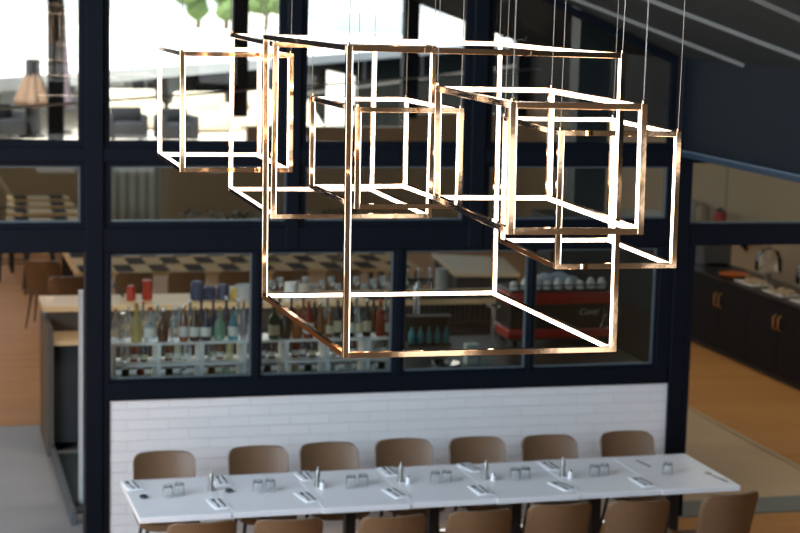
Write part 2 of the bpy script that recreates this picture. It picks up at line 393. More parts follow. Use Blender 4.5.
tag(MB().prism([along(303, -0.1, TZ + 0.001), along(640, -0.1, TZ + 0.001), Vector((along(640).x, 33.2, TZ + 0.001)), Vector((at(300, 140, z=TZ).x, 33.2, TZ + 0.001))], (0, 0, 0.015)).build('shade_sheet', mat('painted_shade', (0.007, 0.008, 0.0075), 1.0, noise=0.3, nscale=2, spec=0.0)), 'dark sheet standing in for canopy shade before the dark pavilion', 'shade_sheet')  # shade below the canopy, painted as a dark sheet on the paving
d = (b - a)
for q in range(1, 9):
    p = a + d * (q / 9) - en * 0.03
    MB().prism([p, p + ed * 0.25, p + ed * 0.25 - en * 0.08, p - en * 0.08], (0, 0, 1.1)).build('mullion', BLACK, pav)
scr = thing('screen_wall', 'grey screen wall with a paler panel below the white canopy', 'screen')
a, b = along(100, 2.5), along(262, 2.5)
MB().prism([a, b, b + en * 0.2, a + en * 0.2], (0, 0, 1.15)).build('wall', mat('grey_render', (0.42, 0.44, 0.43), 0.7, noise=0.08, nscale=0.5), scr)
a, b = along(163, 2.4), along(207, 2.4)
MB().prism([a + Vector((0, 0, 0.5)), b + Vector((0, 0, 0.5)), b - en * 0.05 + Vector((0, 0, 0.5)), a - en * 0.05 + Vector((0, 0, 0.5))], (0, 0, 0.5)).build('panel', WHITEP, scr)
# white board standing on the terrace
p = at(326, 133, z=TZ); q = at(354, 133, Y=p.y); top = at(326, 70.5, Y=p.y).z; top2 = at(354, 76.5, Y=p.y).z
p.z = TZ + 0.0165
bd = thing('white_board', 'tall white freestanding board with a slanted top on the terrace', 'board', p)
MB().prism([(0, 0, 0.04), (q.x - p.x, 0, 0.04), (q.x - p.x, 0, top2 - TZ), (0, 0, top - TZ)], (0, 0.06, 0)).build('panel', mat('white_board', (0.85, 0.83, 0.78), 0.6, noise=0.02), bd)
MB().box(0.02, q.x - p.x - 0.02, -0.2, 0.3, 0, 0.04).build('foot', BLACK, bd)

def sofa(px, py, wid, label, rz=0.0, name='outdoor_sofa'):
    p = at(px, py, z=TZ); cream = mat('cream_cushion', (0.70, 0.63, 0.50), 0.8, noise=0.05)
    s = thing(name, label, 'sofa', p, rz, 'cream outdoor sofas')
    MB().box(-wid / 2, wid / 2, -0.4, 0.4, 0.05, 0.42).build('seat', cream, s, True, 0.06)
    MB().box(-wid / 2, wid / 2, 0.2, 0.42, 0.38, 0.85).build('backrest', cream, s, True, 0.06)
    for sg in (-1, 1): MB().box(sg * wid / 2 - 0.1, sg * wid / 2 + 0.1, -0.4, 0.4, 0.05, 0.6).build('armrest', cream, s, True, 0.05)
    for sx in (-1, 1):
        for sy in (-1, 1): MB().box(sx * (wid / 2 - 0.1) - 0.02, sx * (wid / 2 - 0.1) + 0.02, sy * 0.33 - 0.02, sy * 0.33 + 0.02, 0, 0.06).build('leg', BLACK, s)
    return s
sofa(128, 128, 1.3, 'cream outdoor sofa beyond the upper window, nearest the left steel post')
sofa(205, 131, 1.2, 'cream outdoor sofa behind the left hanging gold frame', 0.3)
sofa(268, 128, 1.1, 'cream outdoor sofa beyond the second upper window, nearest the wide post', -0.2)
def armchair(px, py, label, rz=0.0):
    p = at(px, py, z=TZ)
    s = thing('outdoor_armchair', label, 'armchair', p, rz, 'black outdoor armchairs')
    bk = mat('black_wicker', (0.012, 0.014, 0.018), 0.6, noise=0.3, nscale=60)
    MB().box(-0.32, 0.32, -0.3, 0.3, 0.08, 0.40).build('seat', bk, s, True, 0.04)
    MB().box(-0.32, 0.32, 0.2, 0.32, 0.38, 0.68).build('backrest', bk, s, True, 0.05)
    for sg in (-1, 1): MB().box(sg * 0.34 - 0.05, sg * 0.34 + 0.05, -0.3, 0.3, 0.08, 0.55).build('armrest', bk, s, True, 0.03)
    for sx in (-1, 1):
        for sy in (-1, 1): MB().box(sx * 0.28 - 0.02, sx * 0.28 + 0.02, sy * 0.25 - 0.02, sy * 0.25 + 0.02, 0, 0.1).build('leg', bk, s)
armchair(127, 141, 'black outdoor armchair beyond the upper window, right of the left steel post')
armchair(176, 142, 'black outdoor armchair beyond the upper window, under the left hanging gold frame', 0.2)
armchair(2, 138, 'black outdoor armchair at the far left of the terrace', 0.4)
def parasol(px, py, htop, rmax, zlo, col, label, pole_r=0.03, stem=0.0):
    p = at(px, py, z=TZ); s = thing('parasol', label, 'parasol', p)
    cl = mat('canvas_%s' % col[0], col[1], 0.85, noise=0.12, nscale=10)
    prof = [(0.03, htop), (rmax * 0.35, htop - 0.2), (rmax * 0.75, zlo + 0.35), (rmax, zlo + 0.12), (rmax * 0.8, zlo)]
    def fn(u, v):
        t = v * (len(prof) - 1); i = min(int(t), len(prof) - 2); f = t - i
        r = prof[i][0] * (1 - f) + prof[i + 1][0] * f; z = prof[i][1] * (1 - f) + prof[i + 1][1] * f
        r *= 1 + 0.12 * math.cos(u * 2 * PI * 8); a = u * 2 * PI
        return (r * math.cos(a), r * math.sin(a), z)
    MB().grid(fn, 48, 12).build('canopy', cl, s, True)
    MB().tube([(0, 0, 0.05), (0, 0, htop + 0.05)], pole_r, 10).build('pole', BLACK, s)
    MB().lathe([(0.26, 0), (0.26, 0.05), (0.1, 0.07), (0.05, 0.12)], seg=20).build('base', BLACK, s, True)
parasol(60, 133, 2.9, 0.27, 0.52, ('mauve', (0.13, 0.10, 0.12)), 'closed mauve-grey parasol on a thin pole by the left steel post')
parasol(33, 137, 1.55, 0.35, 0.62, ('brown', (0.16, 0.10, 0.065)), 'closed brown parasol at the far left of the terrace', 0.16)
# pool
tag(MB().box(-2, 1.9, 38.6, 42, TZ + 0.001, TZ + 0.012).build('pool_water', mat('pool_water', (0.10, 0.42, 0.55), 0.1, noise=0.1)), 'pale blue pool water on the terrace beyond the left upper window', 'pool')
# trees far beyond
def tree(px, Y, h, label, seedv):
    p = at(px, 10, Y=Y); random.seed(seedv)
    t = thing('tree', label, 'tree', (p.x, p.y, -0.05), 0, 'trees beyond the canopy')
    MB().tube([(0, 0, 0), (0.1, 0, h * 0.35), (0, 0, h * 0.6)], [0.3, 0.22, 0.12], 8).build('trunk', mat('bark', (0.12, 0.09, 0.06), 0.9, noise=0.2), t)
    bm = bmesh.new()
    for q in range(14):
        a = random.uniform(0, 2 * PI); r = random.uniform(0, h * 0.26); zz = random.uniform(h * 0.38, h * 0.88)
        mtx = Matrix.Translation((r * math.cos(a), r * math.sin(a), zz))
        bmesh.ops.create_icosphere(bm, subdivisions=2, radius=h * random.uniform(0.11, 0.18), matrix=mtx)
    for v in bm.verts: v.co += Vector((random.uniform(-1, 1), random.uniform(-1, 1), random.uniform(-1, 1))) * h * 0.025
    me = bpy.data.meshes.new('crown'); bm.to_mesh(me); bm.free(); me.materials.append(mat('leaves', (0.10, 0.16, 0.05), 0.8, noise=0.4, nscale=2, bump=0.5))
    o = bpy.data.objects.new('crown', me); C.objects.link(o); o.parent = t
tree(198, 175, 6.5, 'green tree above the white canopy, left of the thin dark post', 3)
tree(226, 182, 6.0, 'green tree above the white canopy, right behind the thin dark post', 5)
tree(266, 190, 6.8, 'green tree above the white canopy, beside the wide dark post', 8)
# pale blue building past the canopy
p = at(335, 40, Y=135); q = at(403, 36, Y=150)
blu = thing('pavilion_block', 'pale blue flat-roofed block far beyond the white canopy', 'building')
MB().prism([(p.x, p.y, 0), (q.x, q.y, 0), (q.x - 2, q.y + 8, 0), (p.x - 2, p.y + 8, 0)], (0, 0, 2.75)).build('wall', mat('pale_blue', (0.55, 0.75, 0.82), 0.7, noise=0.03), blu)
MB().prism([(p.x - 0.3, p.y - 0.3, 2.75), (q.x + 0.3, q.y - 0.3, 2.75), (q.x - 2, q.y + 8, 2.75), (p.x - 2.3, p.y + 8, 2.75)], (0, 0, 0.12)).build('roof', WHITEP, blu)

# ------------------------------------------------------------------ furniture of the hall
# chairs (the same tan shell chair as in the dining room)
def chair_shell(nu=14, nv=10):
    W, H, R, T = 0.215, 0.40, 0.062, 0.030
    def outline(v):                                   # half width at height v (0..1)
        z = v * H
        if z > H - R:
            dz = z - (H - R); return W - R + math.sqrt(max(0, R * R - dz * dz))
        return W * (0.93 + 0.07 * min(1, z / 0.2))
    def pt(u, v, side):
        hw = max(0.012, outline(v)); x = (2 * u - 1) * hw; z = v * H
        y = 0.10 * (v ** 1.3) - 0.065 * (x / W) ** 2 + side
        return (x, y, 0.43 + z)
    mb = MB()
    vs = [0, .15, .3, .45, .6, .7, .78, .84, .89, .93, .96, .985, 1.0]
    us = [0, .05, .12, .22, .35, .5, .65, .78, .88, .95, 1.0]
    n = len(us); m_ = len(vs)
    for sd in (0.0, T):
        for v in vs:
            for u in us: mb.v.append(pt(u, v, sd))
    idx = lambda s, j, i: s * n * m_ + j * n + i
    for s in (0, 1):
        for j in range(m_ - 1):
            for i in range(n - 1): mb.f.append((idx(s, j, i), idx(s, j, i + 1), idx(s, j + 1, i + 1), idx(s, j + 1, i)))
    for j in range(m_ - 1):
        mb.f.append((idx(0, j, 0), idx(0, j + 1, 0), idx(1, j + 1, 0), idx(1, j, 0)))
        mb.f.append((idx(0, j, n - 1), idx(0, j + 1, n - 1), idx(1, j + 1, n - 1), idx(1, j, n - 1)))
    for i in range(n - 1):
        mb.f.append((idx(0, 0, i), idx(0, 0, i + 1), idx(1, 0, i + 1), idx(1, 0, i)))
        mb.f.append((idx(0, m_ - 1, i), idx(0, m_ - 1, i + 1), idx(1, m_ - 1, i + 1), idx(1, m_ - 1, i)))
    return mb
def make_chair():
    """faces -Y, origin on the floor below the top of the backrest"""
    t = thing('dining_chair', 'x', 'chair')
    b = chair_shell(); b.v = [(x, y - 0.115, z) for x, y, z in b.v]
    b.build('backrest', LEATHER, t, True, 0.004, 1)
    def seat(u, v):
        x = (2 * u - 1) * (0.215 - 0.02 * v); y = -0.10 - 0.42 * v
        return (x, y, 0.445 - 0.02 * math.sin(v * PI) + 0.03 * (2 * u - 1) ** 4)
    s = MB(); s.grid(seat, 10, 8); N = len(s.v)
    s.v += [(x, y, z - 0.045) for x, y, z in s.v]
    s.f += [tuple(N + i for i in reversed(f)) for f in s.f]
    for i in range(10):
        s.f.append((i, i + 1, N + i + 1, N + i)); q = 8 * 11 + i; s.f.append((q, q + 1, N + q + 1, N + q))
    for j in range(8):
        q = j * 11; s.f.append((q, q + 11, N + q + 11, N + q)); q = j * 11 + 10; s.f.append((q, q + 11, N + q + 11, N + q))
    s.build('seat', LEATHER, t, True)
    for sx in (-1, 1):
        for fy, ty in ((-0.14, -0.06), (-0.44, -0.50)):
            MB().tube([(sx * 0.15, fy, 0.41), (sx * 0.20, ty, 0.0)], [0.014, 0.009], 8).build('leg', BLACK, t, True)
    return t
chair0 = make_chair(); used = [False]
def chair(x, y, rz, label, group):
    if not used[0]:
        used[0] = True; chair0.location = (x, y, 0); chair0.rotation_euler = (0, 0, rz); chair0['label'] = label; chair0['group'] = group; return chair0
    return dup(chair0, (x, y, 0), rz, label, group)

# ------------------------------------------------------------------ long white table, dining room
TX, TW, TY0, TY1, TH = 1.354, 0.590, 11.015, 11.92, 0.75
TROT = 0.0178
BACK = [(1.722, 12.33), (2.390, 12.375), (2.908, 12.40), (3.468, 12.42), (4.015, 12.385), (4.563, 12.36), (5.185, 12.385)]
FRONT = [(1.681, 10.648, 0.03), (2.209, 10.622, -0.03), (2.865, 10.575, 0.02), (3.441, 10.60, 0.04), (3.993, 10.655, 0.0), (4.529, 10.64, -0.02), (5.245, 10.69, 0.15)]
SIDE = ['leftmost', 'second from the left', 'third from the left', 'fourth from the left', 'fifth from the left', 'sixth from the left', 'rightmost']
for i, (x, y) in enumerate(BACK):
    chair(x - 0.03, y + 0.03, random.uniform(-0.03, 0.03), 'tan leather chair against the white brick wall, %s' % SIDE[i], 'chairs along the brick wall')
for i, (x, y, a) in enumerate(FRONT):
    chair(x + 0.022 - (0.03 if i == 6 else 0), y - 0.075, PI + a, 'tan leather chair on the near side of the table, %s' % SIDE[i], 'chairs on the near side of the table')
tb0 = None
for i in range(7):
    lab = 'white table with black pedestal, %s of the row along the brick wall' % SIDE[i]
    loc = (TX + TW * (i + 0.5), 0.5 * (TY0 + TY1) + TROT * TW * (i + 0.5) + (0.0, 0.006, -0.005, 0.004, -0.006, 0.003, -0.004)[i], 0)
    if i == 0:
        tb0 = thing('table', lab, 'table', loc, TROT, 'white tables pushed into one long row')
        MB().box(-TW / 2 + 0.002, TW / 2 - 0.002, -0.4500, 0.4500, TH - 0.038, TH).build('tabletop', WHITE, tb0, False, 0.003, 1)
        MB().box(-0.035, 0.035, -0.035, 0.035, 0.02, TH - 0.045).build('column', BLACK, tb0)
        MB().box(-0.16, 0.16, -0.25, 0.25, TH - 0.046, TH - 0.038).build('top_plate', BLACK, tb0)
        MB().box(-0.20, 0.20, -0.20, 0.20, 0.0, 0.022).build('base', BLACK, tb0, False, 0.004, 1)
    else: dup(tb0, loc, TROT, lab)
ST = TH + 0.0005
# napkins with a knife and a fork on each
def knife_mesh(parent=None, nm='knife'):
    mb = MB(); mb.box(-0.0045, 0.0045, -0.10, -0.01, 0, 0.005); mb.prism([(-0.007, -0.01, 0.001), (0.007, -0.01, 0.001), (0.008, 0.06, 0.001), (0.003, 0.105, 0.001), (-0.006, 0.09, 0.001)], (0, 0, 0.002)); return mb
def fork_mesh():
    mb = MB(); mb.prism([(-0.006, -0.10, 0), (0.006, -0.10, 0), (0.003, 0.03, 0), (-0.003, 0.03, 0)], (0, 0, 0.003))
    mb.prism([(-0.003, 0.03, 0), (0.003, 0.03, 0), (0.011, 0.045, 0), (0.011, 0.055, 0), (-0.011, 0.055, 0), (-0.011, 0.045, 0)], (0, 0, 0.003))
    for q in range(4): mb.box(-0.011 + q * 0.0062, -0.0076 + q * 0.0062, 0.055, 0.095, 0, 0.003)
    return mb
def spoon_mesh():
    mb = MB(); mb.prism([(-0.005, -0.10, 0), (0.005, -0.10, 0), (0.003, 0.04, 0.002), (-0.003, 0.04, 0.002)], (0, 0, 0.003))
    def fn(u, v):
        a = u * 2 * PI; return (0.019 * v * math.cos(a), 0.068 + 0.03 * v * math.sin(a), 0.001 + 0.006 * v * v)
    mb.grid(fn, 16, 4); return mb
nap0 = kn0 = fk0 = None
CUT = mat('cutlery_steel', (0.16, 0.17, 0.19), 0.25, 0.9, noise=0.05)
BN = [(133, 484), (222, 479), (306, 474.5), (390, 470), (471, 466), (551, 464.5)]
FN = [(219, 502), (308, 495.5), (396, 491.5), (481, 488.5), (563, 484.5), (643, 480.5)]
def place(px, py, row, i, rz):
    global nap0, kn0, fk0
    p = at(px, py, z=ST + 0.01); p.z = ST
    side = 'brick-wall side of the long table' if row == 'b' else 'near side of the long table'
    w_ = ['leftmost', 'second from left', 'third from left', 'fourth from left', 'fifth from left', 'rightmost'][i]
    ln, lk, lf = ('folded white napkin on the %s, %s' % (side, w_), 'steel knife on the %s napkin, %s of the table' % (w_, side.split(' of')[0]), 'steel fork on the %s napkin, %s of the table' % (w_, side.split(' of')[0]))
    if nap0 is None:
        nap0 = thing('napkin', ln, 'napkin', p, rz, 'folded napkins on the long table')
        MB().box(-0.058, 0.058, -0.115, 0.115, 0, 0.004).build('lower_fold', LINEN, nap0, True, 0.0018, 1)
        MB().box(-0.056, 0.052, -0.113, 0.113, 0.004, 0.008).build('upper_fold', LINEN, nap0, True, 0.0018, 1)
        kn0 = knife_mesh().build('knife', CUT); fk0 = fork_mesh().build('fork', CUT)
        for o, l, c in ((kn0, lk, 'knife'), (fk0, lf, 'fork')): tag(o, l, c, c + 's on the napkins')
        a, b = kn0, fk0
    else:
        dup(nap0, p, rz, ln); a = kn0.copy(); b = fk0.copy(); C.objects.link(a); C.objects.link(b); a['label'] = lk; b['label'] = lf
    for o, dx in ((a, 0.018), (b, -0.022)):
        o.location = p + Vector((dx * math.cos(rz), dx * math.sin(rz), 0.0083)); o.rotation_euler = (0, 0, rz + random.uniform(-0.06, 0.06))
for i, (x, y) in enumerate(BN): place(x, y, 'b', i, random.uniform(-0.02, 0.26))
for i, (x, y) in enumerate(FN): place(x, y, 'f', i, random.uniform(0.0, 0.22))
p = at(643, 463, z=ST); kx = kn0.copy(); C.objects.link(kx); kx.location = p; kx.rotation_euler = (0, 0, 0.15); kx['label'] = 'bare steel knife on the rightmost white table, no napkin under it'
p = at(714, 476, z=ST); sp = spoon_mesh().build('spoon', mat('spoon_steel', (0.55, 0.52, 0.45), 0.2, 1.0)); sp.location = p; sp.rotation_euler = (0, 0, 0.25); tag(sp, 'steel spoon near the right end of the long table', 'spoon')
p = at(719, 478, z=ST); kx = kn0.copy(); C.objects.link(kx); kx.location = p; kx.rotation_euler = (0, 0, 0.2); kx['label'] = 'steel knife beside the spoon at the right end of the table'
# upturned tumblers
tm0 = None
TUM = [(168, 493), (179, 491), (258, 488), (270, 487), (351, 483), (363, 482), (435, 479), (446.5, 478), (515, 475.5), (525, 474.5), (594, 472), (604, 471), (667.5, 470)]
for i, (x, y) in enumerate(TUM):
    p = at(x, y + 3.5, z=ST)
    pr = ['leftmost', 'second', 'third', 'fourth', 'fifth', 'sixth']
    lab = ('upturned clear tumbler, %s one of the %s pair from the left' % ('left' if i % 2 == 0 else 'right', ORD[i // 2])) if i < 12 else 'single upturned clear tumbler on the rightmost white table'
    if tm0 is None:
        tm0 = thing('tumbler', lab, 'glass', p, 0, 'upturned tumblers on the long table')
        r0, r1, h = 0.036, 0.031, 0.078
        MB().lathe([(r0 - 0.0025, 0.0), (r0, 0.0), (r1 + 0.002, h - 0.006), (r1 - 0.003, h), (0.001, h), (0.001, h - 0.012), (r1 - 0.004, h - 0.012), (r0 - 0.0025, 0.0)], seg=24, cap=False).build('tumbler_body', CLEAR, tm0, True)
        MB().lathe([(r1 - 0.001, h - 0.002), (r1 - 0.001, h + 0.001), (r1 - 0.008, h + 0.001), (r1 - 0.008, h - 0.002)], seg=24, cap=False).build('foot_rim', mat('glass_rim', (0.35, 0.38, 0.42), 0.1, trans=0.3), tm0, True)
    else: dup(tm0, p, 0, lab)
# pepper mills, little dishes, dark pots
ml0 = None
for i, (x, y) in enumerate(((211, 490), (317.5, 486), (400.5, 481), (485.5, 478.5), (562.5, 475.5))):
    p = at(x, y, z=ST)
    lab = 'slim steel pepper mill on the long table, %s' % ['leftmost', 'second from left', 'middle one', 'fourth from left', 'rightmost'][i]
    if ml0 is None:
        ml0 = thing('pepper_mill', lab, 'pepper mill', p, 0, 'pepper mills on the long table')
        gm = mat('mill_steel', (0.36, 0.36, 0.34), 0.3, 0.9, noise=0.05)
        MB().lathe([(0.022, 0), (0.022, 0.015), (0.014, 0.05), (0.018, 0.085), (0.016, 0.09)], seg=16).build('mill_body', gm, ml0, True)
        MB().lathe([(0.016, 0.091), (0.017, 0.1), (0.008, 0.115), (0.005, 0.122), (0.007, 0.130), (0.004, 0.136)], seg=16).build('mill_head', gm, ml0, True)
    else: dup(ml0, p, 0, lab)
sh0 = None
for i, (x, y) in enumerate(((402.5, 484.5), (312.5, 486.5), (564.5, 475.5 - 0.2), (495, 478))):
    p = at(x + 1.5, y + 1.5, z=ST)
    lab = ['white salt shaker beside the middle pepper mill', 'white salt shaker beside the second pepper mill from the left', 'white salt shaker beside the rightmost pepper mill', 'white salt shaker beside the fourth pepper mill from the left'][i]
    if i in (0, 1, 2, 3):
        p = at((408, 322, 570, 493)[i], (483, 488, 477.5, 480)[i], z=ST)
    if sh0 is None:
        sh0 = thing('salt_shaker', lab, 'salt shaker', p, 0, 'salt shakers on the long table')
        MB().lathe([(0.016, 0), (0.017, 0.03), (0.013, 0.045)], seg=14).build('shaker_body', LINEN, sh0, True)
        MB().lathe([(0.0135, 0.045), (0.012, 0.053), (0.006, 0.057)], seg=14).build('shaker_cap', CHROME, sh0, True)
    else: dup(sh0, p, 0, lab)
for (x, y, l) in ((143.5, 497.5, 'small dark round pot at the left end of the long table'), (229, 491.5, 'small dark round pot beside the leftmost pepper mill')):
    o = MB().lathe([(0.022, 0), (0.026, 0.006), (0.026, 0.016), (0.022, 0.02), (0.018, 0.016)], seg=18).build('pot', STEELD, None, True); o.location = at(x, y, z=ST); tag(o, l, 'pot', 'small dark pots')

# ------------------------------------------------------------------ hall tables with dark mats
MATD = mat('dark_mat', (0.02, 0.019, 0.02), 0.9, noise=0.1, spec=0.1)
def long_table(x0, x1, y0, y1, label, grp, mats_label, mat_sp, mat_w, offs):
    t = thing('wooden_table', label, 'table', ((x0 + x1) / 2, (y0 + y1) / 2, 0), 0, grp)
    hx, hy = (x1 - x0) / 2, (y1 - y0) / 2
    MB().box(-hx, hx, -hy, hy, 0.71, 0.75).build('tabletop', WOODL, t, False, 0.004, 1)
    for sx in (-1, 1):
        for sy in (-1, 1): MB().box(sx * (hx - 0.06) - 0.025, sx * (hx - 0.06) + 0.025, sy * (hy - 0.05) - 0.025, sy * (hy - 0.05) + 0.025, 0.004, 0.71).build('leg', BLACK, t)
    first = None; x = x0 + offs
    while x + mat_w < x1:
        if first is None:
            o = first = MB().box(-mat_w / 2, mat_w / 2, -hy * 0.93, hy * 0.93, 0, 0.003).build('placemat', MATD); tag(o, mats_label, 'placemat', mats_label.split(' on ')[1].join(['placemats on ', '']))
        else: o = first.copy(); C.objects.link(o)
        o.location = (x + mat_w / 2, (y0 + y1) / 2, 0.7505); x += mat_sp
rows = ['nearest', 'second', 'third', 'farthest']
for r in range(4):
    y0 = 21.1 + r * 0.6
    long_table(1.86, 6.05, y0, y0 + 0.58, 'long light-wood hall table behind the bar, %s row' % rows[r], 'light-wood tables behind the bar', 'dark placemat on the %s row of wooden tables behind the bar' % rows[r], 0.42, 0.21, 0.06 + (0.21 if r % 2 else 0))
for r in range(4):
    y0 = 26.0 + r * 0.9
    long_table(1.35 + 0.05 * r, 2.45 + 0.0 * r, y0, y0 + 0.55, 'short light-wood table at the back of the hall by the left window, %s' % rows[r], 'light-wood tables at the back of the hall', 'dark placemat on the %s wooden table at the back left' % rows[r], 0.55, 0.2, 0.1)
# big light wood table further right
t = thing('service_counter', 'pale wood topped navy counter behind the third window pane', 'counter')
pA, pB, pC, pD = at(455, 273, z=0.75), at(520, 273.5, z=0.75), at(503, 257, z=0.75), at(432, 253, z=0.75)
MB().prism([pA, pB, pC, pD], (0, 0, -0.04)).build('tabletop', mat('pale_wood', (0.70, 0.55, 0.36), 0.45, noise=0.08, nscale=4), t)
cen = (pA + pB + pC + pD) / 4
ins = [cen + (q - cen) * 0.94 for q in (pA, pB, pC, pD)]
MB().prism([Vector((q.x, q.y, 0.004)) for q in ins], (0, 0, 0.706)).build('body', mat('navy_cabinet', (0.012, 0.02, 0.035), 0.5, noise=0.1), t)
# brown chairs along the hall tables
for i, px in enumerate((135, 188, 238, 292, 345)):
    p = at(px, 273, Y=20.55)
    chair(p.x, 20.55, PI, 'brown chair in front of the checkered hall tables, %s from the left' % ORD[i], 'brown chairs behind the bar')
chair(1.72, 20.30, PI + 0.1, 'brown chair at the left end of the hall tables, behind the bar end', 'brown chairs behind the bar')
chair(1.50, 21.55, PI - 0.3, 'brown chair at the far left of the hall, behind the other brown chairs', 'brown chairs behind the bar')
# black bar stools
def stool(px, py, label):
    p = at(px, py, z=0.004)
    s = thing('bar_stool', label, 'bar stool', p, 0, 'black stools at the left')
    MB().box(-0.18, 0.18, -0.18, 0.18, 0.70, 0.74).build('seat', BLACK, s, False, 0.01)
    MB().tube([(-0.17, 0.17, 0.74), (-0.17, 0.19, 0.98), (0.17, 0.19, 0.98), (0.17, 0.17, 0.74)], 0.014, 6).build('backrest', BLACK, s)
    for sx in (-1, 1):
        for sy in (-1, 1): MB().tube([(sx * 0.15, sy * 0.15, 0.70), (sx * 0.2, sy * 0.2, 0)], 0.022, 6).build('leg', BLACK, s)
    MB().tube([(-0.18, -0.18, 0.25), (0.18, -0.18, 0.25), (0.18, 0.18, 0.25), (-0.18, 0.18, 0.25), (-0.18, -0.18, 0.25)], 0.01, 6).build('footrest', BLACK, s)
stool(13, 279, 'black bar stool standing on the wood floor at the far left'); stool(40, 291, 'black bar stool behind the left end of the bar')
# pale sheet put in for daylight at the far glass door, and planter
cur = MB()
def cf(u, v): return (3.1 + u * 1.05, HY - 0.12 + 0.03 * math.sin(u * 40), 0.05 + v * 1.33)
cur.grid(cf, 60, 4); o = cur.build('daylight_sheet', mat('pale_blue_sheet', (0.62, 0.72, 0.78), 0.8, noise=0.06, emit=None), None, True); tag(o, 'pale blue sheet standing in for daylight in the far doorway', 'daylight_sheet')
md = o.modifiers.new('thick', 'SOLIDIFY'); md.thickness = 0.006
pl = thing('planter', 'low planter with dark green plants in the hall', 'planter', (5.3, 26.9, 0.004))
MB().box(-1.4, 1.4, -0.2, 0.2, 0, 0.45).build('trough', mat('planter_wood', (0.28, 0.18, 0.09), 0.6, noise=0.1), pl)
lv = MB(); random.seed(4)
for q in range(420):
    x = random.uniform(-1.35, 1.35); y = random.uniform(-0.18, 0.18); z = random.uniform(0.43, 0.75); a = random.uniform(0, 6.28); l = 0.14
    d1 = Vector((math.cos(a), math.sin(a), random.uniform(-0.3, 0.8))).normalized() * l; s1 = Vector((-math.sin(a), math.cos(a), 0)) * 0.035
    b0 = Vector((x, y, z)); n0 = len(lv.v); lv.v += [tuple(b0), tuple(b0 + d1 * 0.5 + s1), tuple(b0 + d1), tuple(b0 + d1 * 0.5 - s1)]; lv.f.append((n0, n0 + 1, n0 + 2, n0 + 3))
lo = lv.build('foliage', mat('dark_leaves', (0.035, 0.07, 0.02), 0.6, noise=0.3), pl)

# ------------------------------------------------------------------ the bar
bar_ = thing('bar_counter', 'long bar counter with light wood top behind the shelf of bottles', 'bar')
BX0, BX1 = 1.135, 5.6
BARD = mat('bar_brown', (0.10, 0.085, 0.07), 0.5, noise=0.08)
MB().box(BX0, BX0 + 0.05, 15.55, 16.48, 0.0, 1.12).build('end_panel', BARD, bar_)
MB().box(BX0 - 0.01, BX1, 15.93, 16.52, 1.20, 1.25).build('countertop', mat('counter_wood', (0.80, 0.56, 0.31), 0.4, noise=0.06, nscale=3, stretch=(1, 6, 1)), bar_, False, 0.004, 1)
MB().box(BX0 + 0.03, BX1, 16.10, 16.48, 0.02, 1.20).build('body', BARD, bar_)
MB().box(BX0 + 0.05, 2.9, 15.62, 16.10, 0.96, 1.0).build('worktop', mat('warm_lit_worktop', (0.75, 0.52, 0.28), 0.35, noise=0.05), bar_)  # glow of warm bulbs painted into the golden colour of this part
MB().box(2.9, BX1, 15.62, 16.10, 0.96, 1.0).build('worktop', STEELD, bar_)
rb = MB(); rb.box(BX0 + 0.05, BX1, 15.72, 16.10, 0.08, 0.955)
x = 3.3
while x < 5.5: rb.box(x, x + 0.02, 15.705, 15.72, 0.1, 0.95); x += 0.05
x = 3.3
while x < 5.5: rb.box(x, x + 0.02, 16.085, 16.10, 1.01, 1.19); x += 0.05
rb.build('cabinet_front', mat('charcoal', (0.03, 0.034, 0.038), 0.5, noise=0.15), bar_)
MB().box(BX0 + 0.02, BX0 + 0.06, 13.45, 15.55, 0.0, 0.09).build('kickboard', mat('kick_grey', (0.09, 0.10, 0.11), 0.5), bar_)
tag(MB().box(1.20, 3.6, 13.76, 15.6, 0.0, 0.012).build('rubber_mat', mat('rubber_mat', (0.03, 0.04, 0.045), 0.6, noise=0.2)), 'dark rubber mat on the floor behind the bar', 'floor mat')
# white tall end panel near the glass
tag(MB().box(1.262, 1.312, 13.98, 14.06, 0.0, 1.70).build('end_board', mat('grey_white', (0.50, 0.52, 0.52), 0.5, noise=0.04)), 'tall grey-white board standing just behind the left steel post', 'board')
# back counter under the glass
SZ0, SZ1, SZ2 = 1.135, 1.285, 1.445
bk = thing('back_counter', 'dark back-bar counter just behind the windows', 'counter')
MB().box(1.40, 5.75, 13.06, 13.75, 1.085, 1.125).box(3.62, 5.75, 13.75, 14.80, 1.085, 1.125).build('countertop', mat('dark_stone', (0.02, 0.028, 0.03), 0.3, noise=0.2), bk)
MB().box(1.40, 5.75, 13.10, 13.70, 0.0, 1.085).box(3.66, 5.75, 13.70, 14.76, 0.0, 1.085).build('body', mat('charcoal', (0.03, 0.034, 0.038)), bk)

# white open shelf
sf = thing('bottle_shelf', 'low white open shelf with two tiers of cells, full of bottles', 'shelf')
SX = [1.435, 1.765, 2.085, 2.405, 2.725, 3.04, 3.355, 3.60]
for z, nm in ((SZ2, 'top_board'), (SZ1, 'middle_board')):
    MB().box(SX[0] - 0.012, SX[-1] + 0.012, 13.14, 13.42, z - 0.016, z).build(nm, WHITEP, sf)
MB().box(SX[0] - 0.012, SX[-1] + 0.012, 13.14, 13.17, 1.126, 1.138).build('bottom_rail', WHITEP, sf)
MB().box(SX[0] + 0.03, SX[-1] - 0.03, 13.175, 13.55, 1.1255, 1.130).build('base_mat', mat('green_mat', (0.02, 0.05, 0.012), 0.9, noise=0.4, nscale=80), sf)
for x in SX: MB().box(x - 0.015, x + 0.015, 13.135, 13.40, 1.126, SZ2 - 0.016).build('divider', WHITEP, sf)
